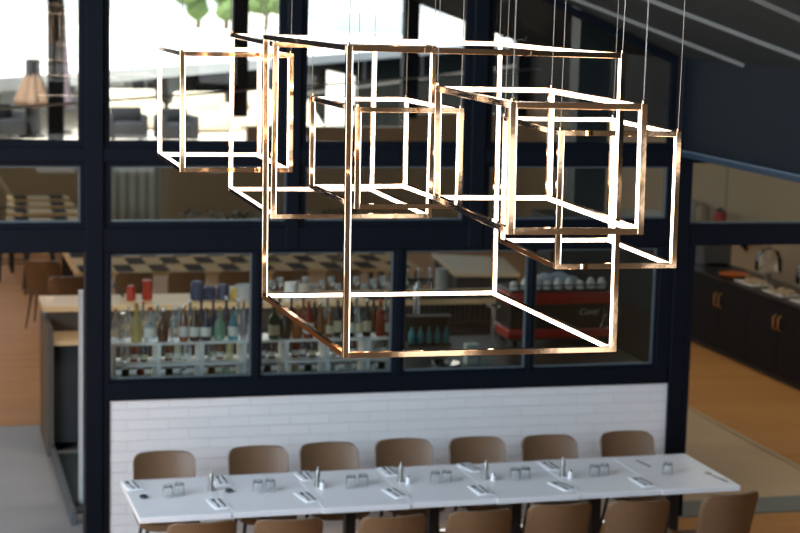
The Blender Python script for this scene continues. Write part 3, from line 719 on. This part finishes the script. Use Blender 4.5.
# bottles
def gl(name, col, tr=0.55): return mat('bottle_' + name, col, 0.06, trans=tr, ior=1.4, noise=0.02, coat=0.3)
BC = {'clear': gl('clear', (0.75, 0.80, 0.84), 0.85), 'cream': gl('cream', (0.70, 0.66, 0.48), 0.2), 'amber': gl('amber', (0.30, 0.10, 0.025), 0.4), 'brown': gl('brown', (0.07, 0.03, 0.02), 0.2),
      'dark': gl('dark', (0.012, 0.014, 0.02), 0.1), 'navy': gl('navy', (0.015, 0.03, 0.09), 0.2), 'green': gl('green', (0.30, 0.55, 0.42), 0.6), 'deep green': gl('deepgreen', (0.02, 0.06, 0.025), 0.2),
      'teal': gl('teal', (0.12, 0.42, 0.50), 0.6), 'pale blue': gl('paleblue', (0.50, 0.66, 0.78), 0.6), 'red': gl('red', (0.30, 0.03, 0.015), 0.3), 'violet': gl('violet', (0.50, 0.50, 0.62), 0.7), 'yellow': gl('yellow', (0.62, 0.55, 0.22), 0.3)}
LABM = {'white': mat('label_white', (0.78, 0.78, 0.74), 0.7, noise=0.06), 'cream': mat('label_cream', (0.60, 0.54, 0.36), 0.7, noise=0.06), 'black': mat('label_black', (0.02, 0.02, 0.02), 0.6), 'yellow': mat('label_yellow', (0.65, 0.42, 0.05), 0.6)}
CAPM = {'black': BLACK, 'red': mat('cap_red', (0.40, 0.025, 0.012), 0.4), 'white': WHITEP, 'blue': mat('cap_blue', (0.012, 0.028, 0.085), 0.4), 'gold': BRASS, 'cork': mat('cork', (0.42, 0.27, 0.13), 0.8, noise=0.1), 'steel': CHROME}
def bottle(loc, col, h, r, shape, lab, cap, label, grp):
    b = thing('bottle', label, 'bottle', loc, random.uniform(0, 6), grp)
    if shape == 'round': prof = [(r * .7, 0), (r, .02), (r * 1.05, h * .3), (r * .85, h * .55), (r * .35, h * .66), (r * .3, h * .9)]
    elif shape == 'wide': prof = [(r * .95, 0), (r, .01), (r, h * .45), (r * .75, h * .58), (r * .36, h * .68), (r * .34, h * .9)]
    elif shape == 'tall': prof = [(r * .9, 0), (r, .01), (r * .95, h * .55), (r * .45, h * .72), (r * .36, h * .92)]
    elif shape == 'jar': prof = [(r * .95, 0), (r, .01), (r, h * .82), (r * .85, h * .88), (r * .85, h * .93)]
    else: prof = [(r * .94, 0), (r, .01), (r, h * .58), (r * .8, h * .66), (r * .36, h * .74), (r * .36, h * .92)]
    MB().lathe(prof, seg=14).build('bottle_body', BC[col], b, True)
    cr = prof[-1][0] * 1.15
    MB().lathe([(cr, prof[-1][1]), (cr, h * 0.985), (cr * .8, h)], seg=12).build('cap', CAPM[cap], b, True)
    if lab:
        if shape == 'round': z0, z1 = h * .2, h * .4
        else: z0, z1 = h * .14, h * .42
        rr = max(p_[0] for p_ in prof) * 1.02
        MB().lathe([(rr, z0), (rr, z1)], seg=16, cap=False).build('label', LABM[lab], b, True)
    return b
G1 = 'bottles on top of the white shelf'
TOP = [  # photo column, colour, height, radius, shape, label, cap
    (115.5, 'clear', .25, .036, 'std', None, 'red'), (122.5, 'clear', .22, .042, 'jar', 'white', 'steel'), (136.5, 'yellow', .29, .038, 'wide', None, 'cork'), (150, 'clear', .26, .045, 'wide', 'white', 'red'),
    (163, 'brown', .25, .048, 'wide', None, 'steel'), (174, 'clear', .26, .042, 'std', None, 'white'), (183.5, 'amber', .27, .042, 'tall', 'white', 'steel'), (194.5, 'brown', .25, .036, 'tall', 'white', 'cork'),
    (206, 'navy', .24, .046, 'wide', 'white', 'black'), (219.5, 'green', .25, .054, 'round', None, 'cork'), (233, 'teal', .25, .044, 'wide', 'white', 'blue'), (243.5, 'violet', .31, .038, 'tall', None, 'gold'), (251, 'pale blue', .27, .036, 'std', 'white', 'blue'),
    (273.5, 'deep green', .26, .045, 'std', 'cream', 'black'), (285, 'dark', .25, .043, 'std', None, 'gold'), (297, 'amber', .25, .043, 'wide', None, 'cork'), (308, 'red', .28, .044, 'std', 'white', 'red'), (320, 'amber', .27, .045, 'wide', None, 'steel'),
    (329, 'amber', .22, .032, 'tall', 'cream', 'cork'), (337.5, 'dark', .31, .050, 'std', 'cream', 'gold'), (350.5, 'dark', .27, .036, 'std', 'white', 'black'), (358, 'clear', .25, .034, 'tall', 'cream', 'cork'), (366.5, 'dark', .29, .046, 'wide', 'cream', 'steel'), (380, 'red', .28, .046, 'std', None, 'red'), (389, 'amber', .25, .036, 'wide', 'cream', 'cork')]
random.seed(11)
TX_ = [at(t_[0], 336, Y=13.21).x for t_ in TOP]
for i, (px, col, h, r, shp, lb, cp) in enumerate(TOP):
    gap = min([abs(TX_[i] - TX_[q]) for q in (i - 1, i + 1) if 0 <= q < len(TOP)])
    r = min(r, gap / 2 / 1.07, 0.043) if shp == 'round' else min(r * 1.1, gap / 2 / 1.03, 0.050)
    first = i < 13; k_ = i if first else i - 13
    lab = '%s %sbottle with %s cap, %s from left on the shelf top, %s pane' % (col, 'labelled ' if lb else '', cp, ORD[k_], 'first' if first else 'second')
    bottle((TX_[i], 13.205 + random.uniform(-0.01, 0.01), SZ2 + 0.0005), col, h, r, shp, lb, cp, lab, G1)
BK2 = [(128, 'clear', .24, 'std', 'steel'), (143, 'clear', .27, 'std', 'red'), (157, 'clear', .25, 'std', 'steel'), (179, 'pale blue', .24, 'tall', 'white'), (190, 'clear', .28, 'std', 'white'), (201, 'navy', .29, 'std', 'blue'), (213, 'navy', .28, 'wide', 'blue'), (226, 'navy', .30, 'std', 'white'), (238, 'clear', .28, 'std', 'white'),
       (279, 'amber', .28, 'tall', 'black'), (291, 'brown', .29, 'std', 'steel'), (303, 'amber', .30, 'std', 'black'), (314, 'brown', .27, 'tall', 'gold'), (327, 'clear', .29, 'std', 'steel'), (344, 'brown', .29, 'tall', 'black'), (356, 'clear', .29, 'wide', 'steel'), (373, 'brown', .30, 'std', 'black'), (385, 'clear', .29, 'std', 'steel')]
for i, (px, col, h, shp, cp) in enumerate(BK2):
    p = at(px, 330, Y=13.375)
    first = i < 9; k_ = i if first else i - 9
    lab = '%s bottle with %s cap, rear row of shelf top, %s from left, %s pane' % (col, cp, ORD[k_], 'first' if first else 'second')
    bottle((p.x, 13.372, SZ2 + 0.0005), col, h, .030, shp, None, cp, lab, 'rear row of bottles on the white shelf')
# bottles in the middle tier
random.seed(21)
MID = ['clear', 'red', 'navy', 'amber', 'cream', 'clear', 'clear', 'amber', 'yellow', 'dark', 'navy', 'brown', 'red', 'navy', 'dark', 'clear', 'dark', 'brown', 'clear', 'deep green', 'pale blue']
for c in range(7):
    for q in range(3 if c < 6 else 2):
        i = c * 3 + q; x0, x1 = SX[c] + 0.06, SX[c + 1] - 0.06
        x = x0 + (x1 - x0) * (q + 0.5) / (3 if c < 6 else 2)
        lab = 'short %s bottle in shelf cell %s from left, upper row, %s' % (MID[i], ('one', 'two', 'three', 'four', 'five', 'six', 'seven')[c], (('left side', 'middle', 'right side') if c < 6 else ('left side', 'right side'))[q])
        bottle((x, 13.27 + random.uniform(-0.02, 0.03), SZ1 + 0.0005), MID[i], .135, .029, 'jar', 'white' if i % 3 != 2 or c % 2 else 'cream', 'black', lab, 'short bottles in the shelf cells')
LOW = ['deep green', 'red', 'dark', 'clear', 'brown', 'green', 'clear', 'dark', 'cream', 'deep green', 'clear', 'pale blue', 'clear', 'dark']
for c in range(7):
    for q in range(2):
        i = c * 2 + q; x = SX[c] + (SX[c + 1] - SX[c]) * (0.33, 0.67)[q]
        lab = 'low %s jar in shelf cell %s from left, bottom row, %s' % (LOW[i], ('one', 'two', 'three', 'four', 'five', 'six', 'seven')[c], ('left', 'right')[q])
        bottle((x, 13.355, 1.1305), LOW[i], .085, .030, 'jar', 'white' if i % 5 == 1 else None, 'black', lab, 'jars in the bottom shelf cells')
# on the bar counter top: glasses, jugs, red topped things
CZT = 1.2505
def simple(name, cat, label, prof, px, py, mt, Y=None, z=CZT, grp=None, seg=16):
    p = at(px, py, z=z) if Y is None else Vector((at(px, py, Y=Y).x, Y, z))
    o = MB().lathe(prof, seg=seg).build(name, mt, None, True); o.location = (p.x, p.y, z); tag(o, label, cat, grp); return o
simple('jug', 'jug', 'red jug on the bar top, left of the other red one', [(.04, 0), (.045, .02), (.04, .09), (.03, .12), (.034, .13)], 131, 300, CAPM['red'], 16.2)
simple('jug', 'jug', 'taller red jug on the bar top behind the first pane', [(.04, 0), (.05, .03), (.035, .12), (.045, .17), (.05, .18)], 147, 300, CAPM['red'], 16.2)
o = MB().tube([(0, 0, 0), (-.10, 0, .12)], [.012, .02], 8).build('pestle', STEELD); o.location = (at(124, 300, Y=16.3).x, 16.3, CZT + 0.012); tag(o, 'dark slanted pestle at the left of the bar top', 'pestle')
for i, (px, mt, hh, rr) in enumerate(((197, 'blue', .17, .062), (210, 'blue', .12, .058), (223, 'blue', .14, .058))):
    simple('canister', 'canister', 'dark blue canister on the bar top behind the bottles, %s from left' % ORD[i], [(rr, 0), (rr, hh * .85), (rr * .7, hh), (.02, hh)], px, 298, CAPM[mt], 16.15, grp='blue canisters on the bar')
for i, px in enumerate((204, 217, 231)):
    simple('bowl', 'bowl', 'white bowl on the bar top behind the first pane, %s from left' % ORD[i], [(.03, 0), (.05, .03), (.06, .07), (.055, .07), (.04, .03)], px, 298, WHITEP, 16.40, grp='white bowls on the bar')
ice = thing('ice_bucket', 'pale ice bucket with yellow handles on the bar top', 'ice bucket', (at(245, 296, Y=16.0).x, 16.03, CZT))
MB().lathe([(.07, 0), (.08, .12), (.085, .15), (.075, .15), (.07, .03)], seg=18).build('bucket', mat('pale_bucket', (.45, .48, .5), .4, noise=.05), ice, True)
for sx in (-1, 1): MB().box(sx * .095 - .015, sx * .095 + .015, -.02, .02, .03, .12).build('handle', LABM['yellow'], ice)
GLM = mat('bar_glass', (0.55, 0.58, 0.6), 0.05, trans=0.6, ior=1.3, noise=0.03)
for i, px in enumerate((265, 272, 280, 288, 296, 305, 314, 322, 331, 338, 347, 356, 364, 373, 382, 389)):
    hh = .13 + .05 * ((i * 7) % 3) / 2
    simple('wine_glass', 'glass', 'clear stem glass on the bar top behind the second pane, %s from left' % ORD[i], [(.035, 0), (.035, .004), (.005, .01), (.005, hh * .45), (.03, hh * .6), (.036, hh * .8), (.03, hh), (.027, hh), (.03, hh * .8), (.002, hh * .58)], px, 292, GLM, 16.12 + .06 * (i % 3), grp='stem glasses on the bar')
simple('pitcher', 'pitcher', 'white pitcher among the glasses on the bar top', [(.05, 0), (.055, .05), (.05, .14), (.055, .17), (.045, .17)], 290, 296, WHITEP, 16.0)
simple('pitcher', 'pitcher', 'cream pitcher right of the white one on the bar top', [(.05, 0), (.06, .05), (.05, .12), (.056, .15), (.048, .15)], 304, 296, mat('cream_glaze', (.6, .52, .42), .4), 16.0)
tag(MB().box(4.05, 5.55, 15.95, 16.38, CZT, CZT + .006).build('bar_mat', mat('bar_mat', (.02, .02, .022), .8, spec=.1)), 'black bar mat on the counter top behind the third pane', 'bar mat')
# third pane: tap tower, grey canister, teal glasses, white cartons, pole
tp = thing('beer_tap', 'chrome beer tap tower with three handles behind the third pane', 'beer tap', (at(416, 300, Y=15.8).x, 15.8, 1.0005))
MB().lathe([(.05, 0), (.05, .01), (.035, .02), (.035, .42), (.03, .44)], seg=16).build('column', CHROME, tp, True)
MB().tube([(-.13, 0, .44), (.15, 0, .44)], .032, 12).build('crossbar', CHROME, tp, True)
for q in (-1, 0, 1):
    MB().tube([(q * .11 + .01, -.03, .44), (q * .11 + .01, -.09, .44), (q * .11 + .01, -.10, .39)], .012, 8).build('spout', CHROME, tp, True)
    MB().lathe([(.009, .47), (.016, .53), (.012, .57), (.004, .575)], q * .11 + .01, -.02, 10).build('handle', CHROME, tp, True)
simple('canister', 'canister', 'grey canister right of the beer taps', [(.06, 0), (.06, .19), (.065, .2), (.06, .21)], 441, 290, mat('grey_can', (.36, .37, .37), .4, noise=.05), 16.44)
TEAL = mat('teal_glass', (0.04, 0.30, 0.36), 0.1, trans=0.3, noise=0.1)
rk = thing('bottle_rack', 'black rack of teal glasses behind the third pane', 'rack', (at(429, 335, Y=14.4).x, 14.42, 1.1255))
MB().box(-.19, .19, -.06, .08, .0, .02).build('tray', BLACK, rk)
MB().box(-.19, .19, .07, .08, .02, .24).build('back', BLACK, rk)
MB().box(-.19, .19, -.06, .08, .24, .25).build('lid', BLACK, rk)
for i, dx in enumerate((-.15, -.075, 0, .075, .15)):
    o = MB().lathe([(.024, 0), (.03, .02), (.028, .08), (.012, .11), (.012, .14)], seg=12).build('glass_bottle', TEAL, None, True); o.location = (at(429, 335, Y=14.4).x + dx, 14.40, 1.1465); tag(o, 'small teal glass bottle in the black rack, %s from left' % ORD[i], 'bottle', 'teal bottles in the rack')
for i, (px, n_) in enumerate(((471, 3), (484, 2))):
    for q in range(n_):
        X = at(px, 355, Y=13.6).x
        o = MB().box(-.05, .05, -.05, .05, 0, .055).build('carton', mat('pale_carton', (.36, .44, .42), .6, noise=.06), None, False, .004, 1); o.location = (X, 13.6, 1.1255 + q * .056); tag(o, 'pale green-white carton, %s of the %s stack behind the third pane' % (('bottom', 'second', 'top')[q] if n_ == 3 else ('bottom', 'top')[q], ('left', 'right')[i]), 'carton', 'pale cartons on the back counter')
sv = MB().lathe([(.11, 0), (.13, .03), (.14, .05), (.12, .05), (.10, .015)], seg=24).build('steel_bowl', CHROME, None, True); sv.location = (at(445, 362, Y=13.45).x, 13.45, 1.1255); tag(sv, 'shiny steel bowl at the bottom of the third pane', 'bowl')
gp = thing('pole_lamp', 'chrome pole with a round top behind the third pane', 'pole', (at(493, 340, Y=14.0).x, 14.02, 1.1255))
MB().lathe([(.05, 0), (.05, .01), (.016, .015), (.016, .36), (.016, .37)], seg=14).build('pole', CHROME, gp, True)
MB().lathe([(.02, .37), (.06, .385), (.06, .40), (.02, .41)], seg=18).build('disc', CHROME, gp, True)
tc = thing('tall_cabinet', 'tall dark cabinet behind the espresso machine in the fourth pane', 'cabinet', (6.32, 15.9, 0))
CABM = mat('cabinet_black', (0.010, 0.014, 0.017), 0.4, noise=0.15)
MB().box(-.62, .62, -.28, .3, .012, 2.05).build('carcass', CABM, tc)
for q in (-1, 1):
    dr = MB().box(min(0, q * .61) + .004, max(0, q * .61) - .004, -.3, -.28, .03, 2.03).build('door', CABM, tc)
    MB().tube([(q * .05, -.3, .95), (q * .05, -.33, .97), (q * .05, -.33, 1.2), (q * .05, -.3, 1.22)], .008, 6).build('handle', STEELD, dr)
# espresso machine
ex0, ex1 = at(508, 330, Y=14.2).x, at(611, 330, Y=14.2).x
em = thing('espresso_machine', 'red and black espresso machine with white cups on top', 'espresso machine', ((ex0 + ex1) / 2, 14.42, 1.1255))
EW = (ex1 - ex0) / 2
REDM = mat('red_enamel', (0.30, 0.008, 0.008), 0.3, noise=0.05, coat=0.4); EBL = mat('black_enamel', (0.010, 0.011, 0.013), 0.3)
MB().box(-EW + .03, EW - .03, -.19, .22, .05, .48).build('body', EBL, em, False, .008)
MB().box(-EW, EW, -.22, .24, .36, .46).build('top_band', REDM, em, True, .015)
MB().box(-EW, EW, -.22, .24, .07, .15).build('bottom_band', REDM, em, True, .015)
for sx in (-1, 1):
    for sy in (-1, 1): MB().lathe([(.025, 0), (.025, .07)], sx * (EW - .08), sy * .15, 10).build('foot', BLACK, em)
MB().tube([(-EW + .02, -.2, .46), (-EW + .02, -.2, .52), (EW - .02, -.2, .52), (EW - .02, -.2, .46)], .006, 6).build('cup_rail', STEELD, em)
MB().tube([(EW - .07, -.22, .33), (EW - .075, -.26, .28), (EW - .11, -.25, .17)], .012, 8).build('steam_wand', CHROME, em, True)
fc = bpy.data.curves.new('lettering', 'FONT'); fc.body = 'Conti'; fc.size = 0.075; fc.extrude = 0.002; fc.shear = 0.35
fo = bpy.data.objects.new('lettering_source', fc); C.objects.link(fo)
bpy.context.view_layer.update()
me = bpy.data.meshes.new_from_object(fo.evaluated_get(bpy.context.evaluated_depsgraph_get())); bpy.data.objects.remove(fo)
lo = bpy.data.objects.new('lettering', me); C.objects.link(lo); lo.parent = em; me.materials.clear(); me.materials.append(mat('letter_grey', (.35, .38, .4), .4))
lo.location = (EW - .29, -.1935, .265); lo.rotation_euler = (PI / 2, 0, 0); lo['label'] = 'pale slanted lettering'
cupm = mat('cup_white', (.62, .64, .64), .3, noise=.03); i = 0
for r_ in range(1):
    for q in range(9):
        x = (ex0 + ex1) / 2 - EW + .07 + q * (2 * EW - .14) / 8
        o = MB().lathe([(.03, 0), (.036, .03), (.038, .065), (.022, .10), (.015, .11)] if (q + r_) % 3 else [(.036, 0), (.036, .045), (.028, .08), (.02, .085)], seg=14).build('cup', cupm, None, True)
        o.location = (x, 14.42 - .13 + r_ * .1, 1.1255 + .4615); tag(o, 'white cup on the red espresso machine, %s from left' % ORD[q], 'cup', 'white cups on the espresso machine')
cl = MB()
def cloth(u, v):
    x = -.12 + u * .50; y = v * .16; return (x, y - .03, .004 + (.125 + .012 * math.sin(u * 19 + v * 5)) * (math.sin(min(1, max(0, u)) * PI) + 1e-9) ** .4 * (math.sin(v * PI) + 1e-9) ** .5)
cl.grid(cloth, 24, 6); o = cl.build('cloth', mat('blue_cloth', (.34, .42, .52), .85, noise=.1), None, True); o.location = ((ex0 + ex1) / 2 - .1, 14.42, 1.1255 + .463); tag(o, 'pale blue cloth heaped on top of the espresso machine', 'cloth')
md = o.modifiers.new('thick', 'SOLIDIFY'); md.thickness = 0.004
# ------------------------------------------------------------------ sideboard on the right
sbX = 9.03
sb = thing('sideboard', 'long dark sideboard with brass handles along the right wall', 'sideboard', (sbX, 18.4, 0.004))
SBD = mat('sideboard_dark', (0.012, 0.010, 0.011), 0.7, noise=0.15, spec=0.12)
MB().box(.02, .62, -2.9, 2.9, .06, .86).build('carcass', SBD, sb)
MB().box(-.01, .64, -2.92, 2.92, .86, .89).build('top', mat('sideboard_top', (.02, .02, .02), .3), sb)
MB().box(.06, .60, -2.85, 2.85, 0, .06).build('plinth', BLACK, sb)
ys = [2.9, 2.15, 1.4, .65, -.1, -.85, -1.6, -2.2, -2.9]
for q in range(6):
    y1, y0 = ys[q] - .005, ys[q + 1] + .005
    dr = MB().box(0, .02, y0, y1, .07, .85).build('door', SBD, sb)
    hy = y0 + .05 if q % 2 == 0 else y1 - .05
    MB().tube([(0, hy, .56), (-.035, hy, .58), (-.035, hy, .70), (0, hy, .72)], .010, 8).build('handle', BRASS, dr, True)
for col_ in range(2):
    y1, y0 = ys[6 + col_] - .005, ys[7 + col_] + .005
    for q in range(4):
        z0 = .07 + q * .195; dr = MB().box(0, .02, y0, y1, z0, z0 + .185).build('drawer', SBD, sb)
        my = (y0 + y1) / 2; MB().tube([(0, my - .08, z0 + .1), (-.03, my - .07, z0 + .1), (-.03, my + .07, z0 + .1), (0, my + .08, z0 + .1)], .010, 8).build('handle', BRASS, dr, True)
TOPZ = .8945
def on_side(px, py): p = at(px, py, z=TOPZ); return p
p = on_side(731, 277)
o = MB().lathe([(.06, 0), (.16, .02), (.18, .045), (.17, .045), (.06, .012)], seg=24).build('bowl', mat('orange_glaze', (.50, .13, .03), .35, noise=.05), None, True); o.location = (sbX + .2, p.y, TOPZ); tag(o, 'shallow orange bowl on the dark sideboard', 'bowl')
for i, (px, py, l) in enumerate(((747, 284, 'left'), (777, 294, 'middle'), (800, 304, 'right'))):
    p = on_side(px, py); t = thing('platter', 'white platter of food on the sideboard, %s one' % l, 'platter', (sbX + .2, p.y, TOPZ + .003), 0, 'platters on the sideboard')
    MB().box(-.13, .13, -.24, .24, 0, .02).build('plate', mat('platter_white', (.50, .48, .44), .4, noise=.1), t, False, .008)
    fb = bmesh.new(); random.seed(i)
    for q in range(22): bmesh.ops.create_icosphere(fb, subdivisions=1, radius=random.uniform(.02, .035), matrix=Matrix.Translation((random.uniform(-.09, .09), random.uniform(-.19, .19), .03)))
    me = bpy.data.meshes.new('food'); fb.to_mesh(me); fb.free(); me.materials.append(mat('food', (.40, .30, .19), .7, noise=.4, nscale=30)); fo = bpy.data.objects.new('food', me); C.objects.link(fo); fo.parent = t; fo['kind'] = 'stuff'
p = at(732, 270, X=sbX + .35)
t = thing('coffee_urn', 'grey boxy drinks machine at the back of the sideboard', 'machine', (sbX + .42, 20.35, TOPZ))
MB().box(-.18, .18, -.32, .32, .02, .36).build('body', mat('machine_grey', (.06, .065, .065), .4, noise=.1), t, False, .01)
MB().box(-.19, .19, -.33, .33, .36, .39).build('lid', mat('machine_lid', (.22, .20, .17), .4), t, False, .006)
MB().box(-.2, -.18, -.1, .1, .1, .14).build('spout', CHROME, t)
for sx in (-1, 1): MB().box(sx * .14 - .02, sx * .14 + .02, -.3, .3, 0, .02).build('foot', BLACK, t)
for i, (Y_, l) in enumerate(((18.75, 'left'), (17.75, 'right'))):
    t = thing('cake_dome', 'clear glass dome over a stand on the sideboard, %s one' % l, 'cake dome', (sbX + .45, Y_, TOPZ), 0, 'glass domes on the sideboard')
    MB().lathe([(.10, 0), (.04, .02), (.04, .10), (.17, .12), (.17, .135)], seg=24).build('stand', mat('stand_grey', (.25, .24, .22), .4), t, True)
    MB().lathe([(.155, .136), (.155, .26), (.11, .36), (.02, .40), (.02, .43)], seg=24).build('dome', GLASSU, t, True)
# wall shelf with jars and red kettle, seen over the transom
shz = 1.03
yA, yB = at(688, 221, X=10.5).y, at(738, 221, X=10.5).y
s_ = thing('wall_shelf', 'narrow dark shelf on the beige wall at the right', 'shelf', (10.5, (yA + yB) / 2, shz))
MB().box(-.14, .245, -(yA - yB) / 2 - .2, (yA - yB) / 2 + .2, -.04, 0).build('board', BARD, s_)
for sy in (-1, 1): MB().prism([(.245, sy * .6, -.04), (0, sy * .6, -.04), (.245, sy * .6, -.25)], (0, .03, 0)).build('bracket', BLACK, s_)
for i, (px, c_, hh, rr, nm, l) in enumerate(((692, (.42, .38, .33), .30, .10, 'jar', 'pale jar at the left end of the wall shelf'), (702.5, (.36, .28, .19), .29, .09, 'canister', 'beige canister on the wall shelf between jar and red pot'), (720, (.42, .03, .025), .28, .085, 'coffee_pot', 'red coffee pot on the wall shelf'))):
    Y_ = at(px, 218, X=10.5).y
    t = thing(nm, l, nm.replace('_', ' '), (10.5, Y_, shz + .0005)); mm = mat('shelfpot%d' % i, c_, .45, noise=.08)
    MB().lathe([(rr, 0), (rr * 1.03, hh * .3), (rr, hh * .8), (rr * .9, hh * .9)], seg=20).build('body', mm, t, True)
    MB().lathe([(rr * .9, hh * .9), (rr * .5, hh), (.02, hh), (.018, hh + .03)], seg=20).build('lid', mm if i != 2 else STEELD, t, True)
    if i == 2: MB().tube([(0, rr, .13), (0, rr + .07, .12), (0, rr + .07, .05), (0, rr, .04)], .012, 8).build('handle', STEELD, t, True)

# ------------------------------------------------------------------ the hanging light frames
BW = 0.018
def light_frame(x, Y, z, w_, d_, h_, rot, shr, label, bl, low):
    """x, Y, z: lower left front corner. bl: where the strip of the rear left upright faces; low: the lower left bar"""
    t = thing('pendant_light', label, 'light', (x, Y, z), 0, 'cube-shaped gold pendant lights')
    yaw = math.radians(rot[0]); t.rotation_euler = (math.radians(rot[1]), math.radians(rot[2]), yaw)
    def rack(o):
        # the hung frames sit a hair out of square
        for v in o.data.vertices: v.co.x += shr[0] * min(v.co.z, h_); v.co.y += shr[1] * min(v.co.z, h_)
        return o
    B = BW; S0, S1 = 0.003, B - 0.003; P = 0.0028
    def piece(x0, x1, y0, y1, z0, z1, faces):
        o = rack(MB().box(x0, x1, y0, y1, z0, z1).build('frame_bar', GOLD, t, False, 0.0007, 1))
        for fc in faces:
            q = [x0, x1, y0, y1, z0, z1]; ax = 'xyz'.index(fc[1])
            for k3 in range(3):
                if k3 != ax:
                    ln = q[2 * k3 + 1] - q[2 * k3]
                    if ln < 0.03: q[2 * k3] += 0.0025; q[2 * k3 + 1] -= 0.0025
                    else: q[2 * k3] += 0.004; q[2 * k3 + 1] -= 0.004
            if fc[0] == '+': q[2 * ax] = q[2 * ax + 1] + 0.0; q[2 * ax + 1] = q[2 * ax] + P
            else: q[2 * ax + 1] = q[2 * ax]; q[2 * ax] = q[2 * ax] - P
            s = rack(MB().box(*q).build('light_strip', LED, o)); s['label'] = 'glowing warm white strip'
    # uprights
    piece(0, B, 0, B, 0, h_, ['+x']); piece(w_ - B, w_, 0, B, 0, h_, ['-x'])
    piece(0, B, d_ - B, d_, 0, h_, [bl]); piece(w_ - B, w_, d_ - B, d_, 0, h_, ['-y'])
    # bars across
    for zz in (0, h_ - B):
        piece(B, w_ - B, 0, B, zz, zz + B, ['+y']); piece(B, w_ - B, d_ - B, d_, zz, zz + B, ['-y'])
    # bars in depth
    piece(0, B, B, d_ - B, 0, B, [low]); piece(0, B, B, d_ - B, h_ - B, h_, ['+x'])
    piece(w_ - B, w_, B, d_ - B, 0, B, ['-x']); piece(w_ - B, w_, B, d_ - B, h_ - B, h_, ['-x'])
    # suspension cables up to the sloping ceiling
    for cx_, cy_ in ((B / 2, B / 2), (w_ - B / 2, B / 2), (B / 2, d_ - B / 2), (w_ - B / 2, d_ - B / 2)):
        wx = x + cx_ * math.cos(yaw) - cy_ * math.sin(yaw)
        top = ceil_z(wx) - z
        ca = rack(MB().tube([(cx_, cy_, h_), (cx_, cy_, top)], 0.0014, 6).build('suspension_cable', mat('cable_steel', (0.30, 0.27, 0.23), 0.4, 0.8), t))
        rack(MB().lathe([(0.004, h_), (0.004, h_ + 0.008), (0.002, h_ + 0.011)], cx_, cy_, 8).build('cable_clamp', GOLD, t))
light_frame(1.3467, 5.6, 2.846, .957, 1.1984, 1.0029, (1.991, .064, .597), (-.0176, .0114), 'largest of the hanging gold light frames, lowest in the cluster', '+x', '+x')
light_frame(1.586, 4.7, 3.3653, .3959, .8565, .3642, (-2.126, -.034, .228), (-.016, .0059), 'gold light frame nearest the camera, in front of the right of the largest', '+x', '+x')
light_frame(2.1325, 5.8, 3.0954, .4455, .6487, .4758, (-.971, .423, .074), (-.013, .0048), 'gold light frame hanging farthest right in the cluster', '-y', '+x')
light_frame(1.5442, 6.3, 3.247, .4039, .7448, .3654, (.593, -.339, .056), (-.0064, .0019), 'smallest gold light frame, inside the left half of the largest', '+x', '+x')
light_frame(1.3781, 7.0, 3.1263, .6631, .9223, .6914, (.845, .737, .241), (-.007, .0013), 'wide gold light frame behind the left of the largest', '-y', '+z')
light_frame(1.0466, 7.2, 3.2914, .4565, .7469, .4781, (-.662, -.228, -.001), (-.0064, .0012), 'gold light frame hanging farthest left in the cluster', '-y', '+z')
